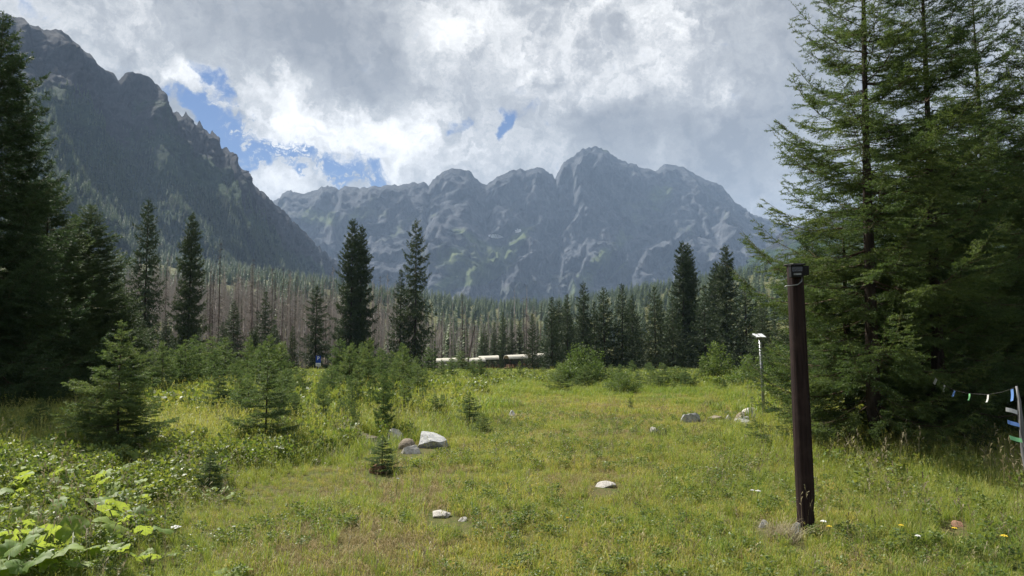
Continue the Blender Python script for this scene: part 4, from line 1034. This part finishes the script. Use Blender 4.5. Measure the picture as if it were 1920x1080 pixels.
for y0, y1, N, far in ((2.0, 9.0, 260, 2), (9.0, 20.0, 700, 2), (2.0, 5.0, 6000, 0), (5.0, 9.0, 15000, 0), (9, 15, 21000, 0), (15, 26, 18000, 1), (26, 66, 32000, 1)):
    x, y = wedge(N, y0, y1, rng); sm = short_mask(x, y); short = rng.random(N) < sm
    sz = np.where(short, .55 + .9 * fbm(x / .9, y / .9, 3, 33), tall_factor(x, y)) * rng.uniform(.7, 1.25, N) * np.interp(y, [14, 22, 35, 60], [1.0, .85, .6, .4])
    # near the camera even the rough is fairly low
    sz *= np.where(short, .72, np.interp(y, [2, 5, 9, 12], [.45, .55, .75, 1.0])) * (1 - .5 * ss(-1.8, -2.6, x) * ss(11, 9, y))
    idx = np.where(short, (6 + rng.integers(0, 2, N)) if far else rng.integers(0, 3, N), (8 + rng.integers(0, 2, N)) if far else 3 + rng.integers(0, 3, N))
    dry = (1.0 * np.exp(-((x + .9) / 2.4) ** 2 - ((y - 7.6) / 2.2) ** 2) + .75 * np.exp(-((x - 1.0 - .12 * (y - 13)) / 2.4) ** 2 - ((y - 14) / 5.0) ** 2)) * ss(.30, .56, fbm(x / 1.0, y / 1.4, 4, 66)) + .5 * ss(.55, .7, fbm(x / 1.3 + 9, y / 1.3, 4, 67))
    lush = short & (rng.random(N) < .14); idx = np.where(lush & (far == 0), 3 + rng.integers(0, 3, N), idx); sz = np.where(lush & (far == 0), sz * .55, sz)
    idx = np.where(short & ~lush & (rng.random(N) < dry * .92), 12 if far else 11, idx)
    if far == 2: idx = np.full(N, 10); sz = rng.uniform(.5, 1.25, N) * np.interp(y, [2, 6], [.6, 1.0]) * (1 + .5 * (1 - sm))
    kp = clear_of_rocks(x, y, rng); x, y, sz, idx = x[kp], y[kp], sz[kp], idx[kp]; N = len(x); wide = sz * np.interp(y, [22, 60], [1, 1.7])
    P_.append(np.stack([x, y, gz(x, y)], 1)); R_.append(np.stack([rng.normal(0, .12, N), rng.normal(0, .12, N), rng.uniform(0, 6.28, N)], 1))
    S_.append(np.stack([wide, wide, sz * rng.uniform(.8, 1.2, N)], 1)); I_.append(idx)
scatter('meadow_grass', np.concatenate(P_), np.concatenate(R_), np.concatenate(S_), np.concatenate(I_), TS, 'stuff', [M_GRASS_L])
for y0, y1, N, far in ((5, 9, 2200, 0), (9, 16, 9000, 0), (16, 30, 11000, 1), (30, 64, 24000, 1)):
    x, y = wedge(N, y0, y1, rng); sm = short_mask(x, y); d_ = fbm(x / 2.2, y / 2.2, 3, 29)
    right = (x > 2.4) & (y < 14)
    keep = (sm < .15) & clear_of_rocks(x, y, rng) & (d_ > .40) & ~(right & (rng.random(N) < .8)); x, y = x[keep], y[keep]; N = len(x)
    s1 = rng.uniform(.55, 1.25, N) * np.interp(y, [5, 9, 14, 20, 30, 45, 60], [.5, .8, 1.0, .9, .65, .45, .3]); idx = (3 + rng.integers(0, 2, N)) if far else rng.integers(0, 3, N)
    HP.append(np.stack([x, y, gz(x, y)], 1)); HR.append(np.stack([rng.normal(0, .1, N), rng.normal(0, .1, N), rng.uniform(0, 6.28, N)], 1)); HSc.append(np.stack([s1, s1, s1], 1)); HI.append(idx)
x, y = wedge(9000, 2.0, 17, rng); kp = (fbm(x / 1.1, y / 1.1, 3, 55) > .45) & clear_of_rocks(x, y, rng); x, y = x[kp], y[kp]; N = len(x); s1 = rng.uniform(.18, .38, N)
HP.append(np.stack([x, y, gz(x, y)], 1)); HR.append(np.stack([rng.normal(0, .1, N), rng.normal(0, .1, N), rng.uniform(0, 6.28, N)], 1)); HSc.append(np.stack([s1 * 1.3, s1 * 1.3, s1], 1)); HI.append(rng.integers(0, 3, N))
scatter('undergrowth', np.concatenate(HP), np.concatenate(HR), np.concatenate(HSc), np.concatenate(HI), HS, 'stuff', [M_HERB])

# single stiff dark tufts standing in the short grass
tm = tuft('stiff_tuft', 770, 60, .20, .26, .012, leafy('rush_blades', [(0.05, .075, .03), (.08, .10, .04), (.14, .13, .07)], .2), .55)
for px, by, wpx, lab in ((1237, 822, 34, 'dark stiff grass tuft with a pale stone in it'), (1348, 818, 30, 'dark stiff grass tuft alone in the short meadow'), (1340, 768, 30, 'dark stiff grass tuft behind the grey boulder'), (950, 795, 20, 'dark stiff grass tuft by the two flat stones')):
    b = on_ground(px, by); s_ = pxw(wpx, b[1]) / .42
    tag(link('grass_tuft', tm, None, b, (0, 0, px), (s_, s_, s_)), lab, 'grass tuft')
dm = tuft('dry_tuft', 771, 220, .16, .20, .006, M_GRASS_D, 1.6)
b = on_ground(1468, 1012); tag(link('dry_grass', dm, None, b, (0, 0, .4), (1.0, .8, .7)), 'heap of dry straw-coloured grass at the foot of the brown post', 'grass tuft')

# ------------------------------------------------------------------ rocks
def rock_mat(name, a, b2, lich):
    m, t, out = mat(name); o = t.new('ShaderNodeTexCoord').outputs['Object']
    n1 = t.noise(o, 3.0, 6, .65); n2 = t.noise(o, 22, 6, .75); n3 = t.noise(o, 7, 5, .6, .5)
    c = t.mix(t.smooth(n1, .4, .6), a, b2); c = t.mix(t.math('MULTIPLY', t.smooth(n2, .52, .62), .6), c, tuple(x * .45 for x in a)); c = t.mix(t.math('MULTIPLY', t.smooth(n3, .56, .64), .6), c, lich)
    principled(t, out, c, .9, .2, 0, n2, .6, .03); return m
M_R = {'grey': rock_mat('grey_granite', (.34, .35, .36), (.50, .50, .49), (.27, .28, .2)), 'pale': rock_mat('pale_granite', (.42, .40, .37), (.58, .55, .51), (.30, .29, .2)), 'brown': rock_mat('brown_stone', (.20, .165, .13), (.30, .25, .20), (.17, .18, .09)), 'red': rock_mat('reddish_stone', (.28, .15, .10), (.36, .22, .15), (.2, .15, .08))}
import bmesh
def rock_mesh(seed, m, cuts=9, sub=3):
    rs = np.random.default_rng(seed); bm = bmesh.new(); bmesh.ops.create_icosphere(bm, subdivisions=sub, radius=1.0)
    V = np.array([v.co[:] for v in bm.verts])
    for i in range(cuts):
        nn = rs.normal(size=3); nn /= np.linalg.norm(nn); off = rs.uniform(.38, .8); d = V @ nn - off; V = V - np.outer(np.maximum(d, 0), nn) * .97
    V += norm(V) * ((fbm(V[:, 0] * 2 + 5, V[:, 1] * 2 + V[:, 2] * 1.7, 4, seed) - .5) * .22)[:, None]
    for v, c in zip(bm.verts, V): v.co = c
    me = bpy.data.meshes.new('rock'); bm.to_mesh(me); bm.free(); me.materials.append(m); return me
for i, (px, by, wp, hp, kd, lab) in enumerate(rocks):
    b = on_ground(px, by); Y0 = b[1]; wx = pxw(wp, Y0) * .60; hz_ = pxw(hp, Y0) * (1.15 if px > 1330 and by < 800 else .95 if wp > 50 else .65 if 900 < by < 980 else .95 if by > 860 else 1.05) + .02
    rr_ = np.random.default_rng(40 + i); wx *= 1.1
    me = rock_mesh(900 + i, M_R[kd], 9, 3 if wp > 15 else 2)
    tag(link('rock', me, None, (b[0], b[1] + wx * .5, b[2] + hz_ * .04), (rr_.normal(0, .08), rr_.normal(0, .08), rr_.uniform(0, 6.28)), (wx, wx * .85, hz_ * 1.02)), lab, 'rock')

# ------------------------------------------------------------------ the brown post
M_POST, t, out = mat('stained_post_wood'); o = t.new('ShaderNodeTexCoord').outputs['Object']
mp = t.new('ShaderNodeMapping'); t.l.new(o, mp.inputs[0]); mp.inputs['Scale'].default_value = (1, 1, .05)
n1 = t.noise(mp.outputs[0], 60, 6, .7); n2 = t.noise(o, 5, 5, .6)
c = t.mix(t.smooth(n1, .35, .65), (.012, .0065, .0065), (.028, .016, .015)); c = t.mix(t.math('MULTIPLY', t.smooth(n2, .5, .7), .5), c, (.045, .03, .027))
principled(t, out, c, .8, .15, 0, n1, .6, .006)
M_BLACK = plain('black_plastic', (.007, .007, .008), .6, .2, 0, 40, .2)
M_STEEL = plain('grey_steel', (.30, .31, .33), .45, .5, .7, 30, .25)
M_LABEL = plain('grey_label', (.22, .23, .24), .5, .4)
b = on_ground(1513, 1000)
post = thing('wooden_post', 'tall dark brown wooden post with a black lamp box at its top', 'post', b, R(18)); post.rotation_euler = (0, R(-1.0), R(18))
Hp = at(1490, 497, b[1])[2] - b[2]; NR = 40; rs = np.random.default_rng(5); V, Fc = [], []
zs = np.r_[-.35, -.02, .05, .12, .2, .3, np.linspace(.45, Hp, 18)]
for j, z in enumerate(zs):
    for k in range(NR):
        a = 2 * math.pi * k / NR; r = (.062 + .006 * ss(Hp, 0, z)) * (1 / max(abs(math.cos(a)), abs(math.sin(a)))) ** .28
        r += .0025 * (vn(a * 3, z * 1.3, 3) - .5) * 2
        ga = R(-62) + .10 * math.sin(z * 2.2)                        # drying crack running down the front
        d = (a - ga + math.pi) % (2 * math.pi) - math.pi
        if abs(d) < .09: r -= .028 * (1 - abs(d) / .09)
        if z < .34: r -= .022 * ss(.34, .1, z) * max(0, math.cos(a - R(-10))) ** 2 * (1 + .5 * math.sin(z * 40))     # rotted flank at the foot
        V.append((r * math.cos(a), r * math.sin(a), z))
    if j:
        for k in range(NR): k2 = (k + 1) % NR; Fc.append(((j - 1) * NR + k, (j - 1) * NR + k2, j * NR + k2, j * NR + k))
Fc.append(tuple((len(zs) - 1) * NR + k for k in range(NR)))
me = bpy.data.meshes.new('shaft'); me.from_pydata(V, [], Fc); me.materials.append(M_POST); link('shaft', me, post)
mb = MB(); mb.box((-.066, -.066, Hp - .004), (.066, .066, Hp + .008)); mb.build('cap', M_BLACK, post, bevel=.004)
lb = MB(); lb.box((-.07, -.150, Hp - .115), (.03, -.066, Hp - .012)); lb.poly([(-.075, -.175, Hp - .022), (.035, -.175, Hp - .022), (.05, -.07, Hp - .01), (-.08, -.07, Hp - .01), (-.075, -.175, Hp - .010), (.035, -.175, Hp - .010), (.05, -.07, Hp + .003), (-.08, -.07, Hp + .003)], [(0, 1, 2, 3), (4, 5, 6, 7), (0, 1, 5, 4), (1, 2, 6, 5), (2, 3, 7, 6), (3, 0, 4, 7)])
lamp = lb.build('lamp_box', M_BLACK, post, rot=(0, 0, R(-25)))
q = MB(); q.box((-.062, -.154, Hp - .070), (.022, -.151, Hp - .030)); q.build('lens', plain('dark_glass', (.02, .022, .025), .12, .6), lamp)
q = MB(); q.box((-.050, -.154, Hp - .100), (.012, -.1508, Hp - .084)); q.build('label_plate', M_LABEL, lamp)
q = MB(); q.box((.03, -.12, Hp - .10), (.085, -.05, Hp - .02)); q.build('bracket', M_BLACK, post, rot=(0, 0, R(-25)), bevel=.004)
q = MB(); q.tube([(.03, -.10, Hp - .11), (.025, -.105, Hp - .15), (-.01, -.11, Hp - .178), (-.06, -.115, Hp - .185), (-.105, -.10, Hp - .188), (-.115, -.09, Hp - .196)], .0045, 6); q.build('wire_hook', M_STEEL, post, rot=(0, 0, R(-25)), smooth=True)

# ------------------------------------------------------------------ pole with a small white panel
b = on_ground(1434, 800); pp = thing('panel_pole', 'thin grey metal pole topped by a small white tilted panel', 'sign pole', b)
top = at(1425, 632, b[1]) - b
q = MB(); q.tube([(0, 0, -.2), (top[0] * .5, 0, top[2] * .5), (top[0], 0, top[2])], pxw(5.6, b[1]) / 2, 10); q.build('pole', M_STEEL, pp, smooth=True)
Mx = Matrix.Translation(Vector((top[0] - .02, -.02, top[2] + .03))) @ Matrix.Rotation(R(14), 4, 'Z') @ Matrix.Rotation(R(24), 4, 'X')
q = MB(); q.box((-.105, -.085, -.006), (.105, .085, .006), Mx); q.build('panel', plain('white_sheet', (.75, .77, .80), .5, .4, 0, 8, .05), pp, bevel=.002)
q = MB(); q.box((-.11, -.09, -.022), (.11, .09, -.008), Mx); q.build('panel_back', M_STEEL, pp)
q = MB(); q.box((-.04, -.03, -.06), (.04, .03, -.024), Mx); q.build('clamp', M_BLACK, pp)

# ------------------------------------------------------------------ parking sign
M_BLUE = plain('blue_sign_face', (.012, .06, .36), .4, .4, 0, 4, .08); M_WHITE = plain('white_sign_face', (.78, .78, .76), .5, .4, 0, 4, .06)
Yp = 64.0; tp = at(597, 667, Yp); lo_ = at(597, 687, Yp); g0 = base_at(597, Yp)
ps = thing('parking_sign', 'blue parking sign with a white P and a white plate below', 'road sign', (tp[0], Yp, g0[2]), R(-6))
W2 = pxw(9.6, Yp) / 2; zt = tp[2] - g0[2]; zm = zt - pxw(13.5, Yp); zb_ = zt - pxw(19.5, Yp)
q = MB(); q.tube([(0, .05, -.3), (0, .05, zt - .05)], .035, 10); q.build('pole', M_STEEL, ps, smooth=True)
q = MB(); q.box((-W2, -.012, zm + .01), (W2, .012, zt)); q.build('blue_panel', M_BLUE, ps, bevel=.003)
q = MB(); q.box((-W2, -.012, zb_), (W2, .012, zm)); wp_ = q.build('white_plate', M_WHITE, ps, bevel=.003)
h = zt - zm; z0 = zm + .40 * h; z1 = zm + .90 * h; lw = .05 * h * 1.7; x0 = -.11 * h * 1.2
q = MB(); q.box((x0, -.020, z0), (x0 + lw, -.0125, z1)); zc_ = z0 + (z1 - z0) * .69; r1 = (z1 - z0) * .31; r2 = r1 - lw
q.box((x0 + lw + .001, -.020, z1 - lw), (x0 + lw + .07 * h, -.0125, z1)); q.box((x0 + lw + .001, -.020, zc_ - r1), (x0 + lw + .07 * h, -.0125, zc_ - r1 + lw))
cx = x0 + lw + .07 * h + .001
for k in range(8):
    a0, a1 = -math.pi / 2 + math.pi * k / 8, -math.pi / 2 + math.pi * (k + 1) / 8
    vs_ = [(cx + r * math.cos(a), y_, zc_ + r * math.sin(a)) for y_ in (-.020, -.0125) for r, a in ((r2, a0), (r1, a0), (r1, a1), (r2, a1))]
    q.poly(vs_, [(0, 1, 2, 3), (7, 6, 5, 4), (0, 4, 5, 1), (1, 5, 6, 2), (2, 6, 7, 3), (3, 7, 4, 0)])
q.build('letter', M_WHITE, ps)
q = MB()
for k in range(4):
    xx = -W2 * .55 + k * W2 * .32; q.box((xx, -.016, zb_ + .07), (xx + W2 * .2, -.0125, zb_ + .07 + .07 + .02 * (k % 2)))
q.build('dark_print', M_BLACK, wp_)

# ------------------------------------------------------------------ horse wagons under pale roofs, parked along the sunk road
M_CANVAS = plain('cream_roof', (.56, .53, .45), .7, .3, 0, 3, .12); M_WOOD = plain('brown_wagon_wood', (.16, .085, .045), .7, .3, 0, 9, .4); M_DARKW = plain('dark_wagon_frame', (.04, .032, .028), .6, .3)
def wagon(label):
    L, Wd = 2.7, 1.8; r = thing('wagon', label, 'wagon', (0, 0, 0), group='roofed horse wagons parked in a row')
    q = MB(); n_ = 8; zr = 2.45
    vs_ = []
    for s in (-L / 2 - .04, L / 2 + .04):
        for k in range(n_ + 1):
            a = math.pi * (k / n_); vs_.append((s, -math.cos(a) * (Wd / 2 + .15), zr - .12 + .5 * math.sin(a)))
        for k in range(n_ + 1):
            a = math.pi * (1 - k / n_); vs_.append((s, -math.cos(a) * (Wd / 2 + .11), zr - .16 + .48 * math.sin(a)))
    m_ = 2 * (n_ + 1); q.poly(vs_, [(k, (k + 1) % m_, m_ + (k + 1) % m_, m_ + k) for k in range(m_)] + [tuple(range(m_)), tuple(m_ + k for k in range(m_))])
    q.build('roof', M_CANVAS, r)
    q = MB(); q.box((-L / 2, -Wd / 2, .75), (L / 2, Wd / 2, .83)); q.build('floor', M_WOOD, r)
    for s in (-1, 1):
        for k, (z_a, z_b) in enumerate(((.86, 1.02), (1.08, 1.24))):
            q = MB(); q.box((-L / 2, s * Wd / 2 - .025, z_a), (L / 2, s * Wd / 2 + .025, z_b)); q.build('side_board', M_WOOD, r)
        for x in (-L / 2 + .05, -L / 6, L / 6, L / 2 - .05):
            q = MB(); q.box((x - .035, s * (Wd / 2 - .07) - .035, .83), (x + .035, s * (Wd / 2 - .07) + .035, zr)); q.build('roof_post', M_DARKW, r)
    for x in (-1.3, -.45, .4, 1.25):
        q = MB(); q.box((x - .18, -Wd / 2 + .12, 1.12), (x + .18, Wd / 2 - .12, 1.18)); q.box((x + .16, -Wd / 2 + .12, 1.181), (x + .21, Wd / 2 - .12, 1.55)); q.build('bench', M_WOOD, r)
    for x in (-1.1, 1.1):
        for s in (-1, 1):
            q = MB(); c0 = Vector((x, s * .8, .42)); pts = [(x + .36 * math.cos(2 * math.pi * k / 16), s * .8, .42 + .36 * math.sin(2 * math.pi * k / 16)) for k in range(17)]
            q.tube(pts, .06, 6); wh = q.build('wheel', M_BLACK, r, smooth=True)
            q = MB(); q.tube([(x, s * .74, .42), (x, s * .87, .42)], .22, 12); q.build('hub', M_DARKW, wh)
    q = MB(); q.box((L / 2 + .0, -.04, .5), (L / 2 + 2.3, .04, .58)); q.build('drawbar', M_WOOD, r)
    return r
wl = ['leftmost roofed wagon, only slivers of pale roof showing between bushes', 'roofed wagon whose short pale roof shows left of the round little spruce', 'roofed wagon with the lower front part of the longest pale roof', 'roofed wagon with the higher part of the longest pale roof, above red-brown sides', 'roofed wagon right of the dark gap, its roof rising to the right', 'rightmost roofed wagon behind the dark spruce']
wpos = [(766, 672.5, 99, 10), (839, 671.5, 99, 4), (889, 671, 98, 20), (917, 667, 103, 8), (968, 665, 100, 22), (1012, 662.5, 103, 14)]
w0 = None
for (px, py, Yw, az_), lab in zip(wpos, wl):
    p = at(px, py, Yw); loc = (p[0], Yw, p[2] - 2.83)
    if w0 is None: w0 = wagon(lab); w0.location = loc; w0.rotation_euler = (0, R(-2), R(az_))
    else: dup(w0, lab, loc, R(az_), 1, 'roofed horse wagons parked in a row', (0, R(-2)))

# ------------------------------------------------------------------ bunting and its pole
M_WPOLE = plain('weathered_pole_wood', (.20, .20, .21), .85, .2, 0, 12, .5, (1, 1, .15))
ptop = at(1905, 724, 6.6); pbot = on_ground(1938, 1010); pbot = np.array([at(1936, 900, 6.5)[0], 6.5, float(gz(at(1936, 900, 6.5)[0], 6.5))])
wp0 = thing('wooden_pole', 'thin weathered grey pole holding the bunting at the right edge', 'pole', pbot)
dv = ptop - pbot; q = MB(); q.tube([tuple(-dv * .08)] + [tuple(dv * f + np.array([.012 * math.sin(f * 9), 0, 0])) for f in np.linspace(0, 1, 9)], [.024] * 6 + [.02, .017, .013, .010], 8); q.build('shaft', M_WPOLE, wp0, smooth=True)
fl_m = {'white': plain('white_flag', (.45, .45, .43), .8, .2, 0, 5, .1), 'blue': plain('blue_flag', (.10, .20, .45), .8, .2, 0, 5, .15), 'green': plain('green_flag', (.16, .42, .19), .8, .2, 0, 5, .15)}
M_STR = plain('bunting_string', (.05, .05, .05), .8)
def bunting(label, pts, flags):
    root = thing('bunting', label, 'bunting', pts[0], group='flag strings on the thin pole')
    o0 = np.array(pts[0]); q = MB(); q.tube([tuple(np.array(p) - o0) for p in pts], .0022, 4); q.build('string', M_STR, root)
    P = np.array(pts); cum = np.r_[0, np.cumsum(np.linalg.norm(np.diff(P, axis=0), axis=1))]
    for f, colr_, dirv, L_ in flags:
        s = f * cum[-1]; a = np.array([np.interp(s, cum, P[:, k]) for k in range(3)]); b2 = np.array([np.interp(s + .062, cum, P[:, k]) for k in range(3)])
        dv_ = np.array(dirv, float); dv_ /= np.linalg.norm(dv_); rows = []
        nrm = np.cross(b2 - a, dv_); nrm /= np.linalg.norm(nrm); V = []
        for i in range(5):
            e = i / 4; off = nrm * (.005 * math.sin(e * 3 + s * 9)); V += [a + dv_ * L_ * e + off - o0, b2 + dv_ * L_ * e + off - o0]
        V2 = [v + nrm * .0012 for v in V]; q = MB(); nn = len(V)
        fs = [(2 * i, 2 * i + 1, 2 * i + 3, 2 * i + 2) for i in range(4)]; fs += [tuple(nn + j for j in reversed(f_)) for f_ in fs[:4]]
        fs += [(2 * i, 2 * i + 2, nn + 2 * i + 2, nn + 2 * i) for i in range(4)] + [(2 * i + 1, nn + 2 * i + 1, nn + 2 * i + 3, 2 * i + 3) for i in range(4)] + [(0, nn, nn + 1, 1), (8, 9, nn + 9, nn + 8)]
        q.poly(V + V2, fs); fo = q.build('flag', fl_m[colr_], root); fo['label'] = colr_ + ' flag'
    return root
sp = [at(1745, 700, 9.4), at(1757, 711, 9.2), at(1771, 722, 9.0), at(1790, 732, 8.6), at(1817, 738, 8.1), at(1853, 740, 7.4), at(1880, 735, 6.9), ptop - np.array([0, 0, .01])]
d1 = np.array([-.5, -.3, -1.0])
bunting('string of small white, blue and green flags sagging from spruce to pole', sp, [(f, c_, d1, .085) for f, c_ in ((.05, 'white'), (.14, 'white'), (.27, 'blue'), (.46, 'green'), (.70, 'white'))] + [(.955, 'blue', (-.1, -.1, -1), .11)])
sp2 = [ptop - np.array([0, .02, .02]), at(1908, 776, 6.3), at(1912, 806, 6.1), at(1920, 838, 5.9), at(1945, 870, 5.6)]
bunting('second flag string running steeply down along the thin pole', sp2, [(.28, 'white', (-1, -.2, .25), .12), (.45, 'blue', (-1, -.2, .35), .11), (.63, 'green', (-1, -.2, .2), .12)])

# ------------------------------------------------------------------ butterbur with its broad leaves
M_LEAF, t, out = mat('butterbur_leaf'); at_ = t.attr('vein'); oi = t.new('ShaderNodeObjectInfo').outputs['Random']; o = t.new('ShaderNodeTexCoord').outputs['Object']
n1 = t.noise(o, 9, 5, .6)
c = t.mix(oi, (.085, .17, .03), (.18, .26, .04)); c = t.mix(t.math('MULTIPLY', t.smooth(n1, .45, .7), .5), c, (.17, .23, .05)); c = t.mix(t.math('MULTIPLY', at_, .35), c, (.24, .30, .10))
p = t.new('ShaderNodeBsdfPrincipled'); t.l.new(c, p.inputs['Base Color']); p.inputs['Roughness'].default_value = .6; p.inputs['Specular IOR Level'].default_value = .25
tr = t.new('ShaderNodeBsdfTranslucent'); t.l.new(t.mix(t.math('MULTIPLY', at_, .6), t.mix(t.smooth(n1, .35, .7), (.30, .42, .05), (.52, .58, .08)), (.25, .32, .07)), tr.inputs['Color']); mx = t.new('ShaderNodeMixShader'); mx.inputs[0].default_value = .45
t.l.new(p.outputs[0], mx.inputs[1]); t.l.new(tr.outputs[0], mx.inputs[2]); t.l.new(mx.outputs[0], out.inputs['Surface'])
M_STALK = plain('butterbur_stalk', (.16, .20, .08), .6)
def leaf_mesh(seed):
    rs = np.random.default_rng(seed); NA, NRg = 22, 4; V = [(0, 0, 0)]; vein = [1.0]; Tt = []; ph = rs.uniform(0, 6.28, 4)
    for j in range(1, NRg + 1):
        f = j / NRg
        for k in range(NA + 1):
            a = R(14) + (2 * math.pi - R(28)) * k / NA - math.pi * .5 + 0.0     # notch at the stalk
            rr = f * (1 + .04 * (rs.random() - .5) * f + .10 * math.cos(a - math.pi / 2) + (.05 * math.sin(9 * a + ph[0]) if j == NRg else 0))
            z = .10 * f * math.sin(3 * a + ph[1]) + .06 * f * f * math.sin(7 * a + ph[2]) + .16 * f - .24 * f ** 3 + (.045 if k % 2 else -.045) * f + .05 * (rs.random() - .5) * f
            V.append((rr * math.cos(a), rr * math.sin(a), z)); vein.append(1.0 if k % 3 == 0 else 0.0)
    for k in range(NA):
        Tt.append((0, 1 + k, 2 + k))
        for j in range(1, NRg):
            b0, b1 = 1 + (j - 1) * (NA + 1) + k, 1 + j * (NA + 1) + k; Tt += [(b0, b1, b1 + 1), (b0, b1 + 1, b0 + 1)]
    me = mesh_np('butterbur_leaf', np.array(V), np.array(Tt), mats=[M_LEAF], smooth=True); a_ = me.attributes.new('vein', 'FLOAT', 'POINT'); a_.data.foreach_set('value', np.array(vein, np.float32)); return me
LM = [leaf_mesh(s) for s in (1, 2, 3, 4, 5)]
bur = []
for i in range(700):
    px, by = rng.uniform(-60, 330), rng.uniform(848, 1110)
    if px > 285 - (by - 862) * .30 + 18 * rng.normal(): continue
    b = on_ground(px, min(by, 1075)) if by <= 1075 else on_ground(px, 1075) - np.array([0, (by - 1075) * .006, 0])
    if all(np.hypot(b[0] - q_[0], b[1] - q_[1]) > .25 for q_ in bur): bur.append(b)
extra = [(278, 1062, .62), (395, 938, .6), (412, 940, .5), (300, 905, .6), (250, 900, .6), (365, 935, .45), (430, 1088, .5), (200, 905, .8), (330, 890, .5)]
def plant(b, size, nl, lab, group=None):
    r = thing('butterbur_plant', lab, 'plant', b, rng.uniform(0, 6.28), 1, group)
    for k in range(nl):
        a = 2 * math.pi * k / nl + rng.normal(0, .3); rd = .20 * size * rng.uniform(.4, 1.3); hh = size * rng.uniform(.06, .20); rl = .088 * size * rng.uniform(.6, 1.35)
        tip = np.array([rd * math.cos(a), rd * math.sin(a), hh])
        q = MB(); q.tube([(0, 0, -.02), (tip[0] * .5, tip[1] * .5, hh * .65), tuple(tip)], .006, 5); st = q.build('stalk', M_STALK, r)
        link('leaf', LM[int(rng.integers(0, 5))], r, tip, (rng.normal(.2, .38), rng.normal(0, .35), a - math.pi / 2), (rl, rl, rl))
for i, b in enumerate(bur): plant(b, rng.uniform(.8, 1.25), int(rng.integers(4, 7)), 'butterbur plant with broad wavy leaves in the patch at lower left', 'butterbur patch at lower left')
exl = ['small yellow-green butterbur by the bottom edge, right of the patch', 'butterbur leaves right at the foot of the smallest near young spruce', 'butterbur leaf pair right of the smallest near young spruce', 'butterbur clump between the bushy young spruce and the small one', 'butterbur clump below the bushy young spruce', 'little butterbur left of the smallest near young spruce', 'tiny butterbur alone at the bottom edge', 'broad butterbur at the top end of the patch', 'small butterbur right below the bushy young spruce']
for (px, by, s_), lab in zip(extra, exl): plant(on_ground(px, by), s_, 4, lab)

# ------------------------------------------------------------------ single wild flowers
M_PET = {'white': plain('white_petals', (.8, .8, .76), .7), 'yellow': plain('yellow_petals', (.75, .55, .03), .7)}; M_ST = plain('flower_stem', (.10, .16, .04), .7)
def flower(px, by, colr_, lab, dia=.05, h=.22):
    b = on_ground(px, by + h * F / on_ground(px, by)[1] * .9 if by < 1000 else by + 8); r = thing('wildflower', lab, 'flower', b)
    q = MB(); q.tube([(0, 0, -.02), (.01, .01, h * .6), (.02, 0, h)], .0025, 4); q.build('stem', M_ST, r)
    q = MB(); rs = np.random.default_rng(int(px))
    for k in range(11):
        a = 2.4 * k; rd = dia * .5 * math.sqrt(k / 10); p = Vector((.02 + rd * math.cos(a), rd * math.sin(a), h + .004 - rd * .3)); s = dia * .16
        q.poly([p + Vector((s * math.cos(j * 1.257), s * math.sin(j * 1.257), 0)) for j in range(5)] + [p + Vector((0, 0, .006))], [(j, (j + 1) % 5, 5) for j in range(5)] + [(4, 3, 2, 1, 0)])
    q.build('blossom', M_PET[colr_], r)
for px, by, c_, lab, dia in ((1419, 929, 'white', 'white flower head left of the post, the right one of two', .045), (1408, 928, 'white', 'white flower head left of the post, the left one of two', .035), (1541, 985, 'white', 'white flower right beside the foot of the brown post', .045), (1552, 995, 'yellow', 'pale yellow flower just below the white one by the post foot', .035),
                             (1687, 1016, 'yellow', 'yellow flower in the shaded grass right of the post', .035), (1787, 1022, 'yellow', 'yellow flower below the small reddish stone', .035), (1880, 1038, 'yellow', 'yellow flower nearest the bottom right corner', .045), (1718, 1038, 'white', 'white flower between two yellow ones at lower right', .035),
                             (323, 1018, 'white', 'white flower umbel right of the butterbur patch', .075), (210, 1063, 'white', 'white flower umbel within the butterbur patch near the bottom edge', .06), (742, 905, 'white', 'tiny white flower by the reddish stone', .03), (1060, 1000, 'yellow', 'tiny yellow flower in the short grass at bottom centre', .025)):
    flower(px, by, c_, lab, dia, .16 if by > 980 else .2)
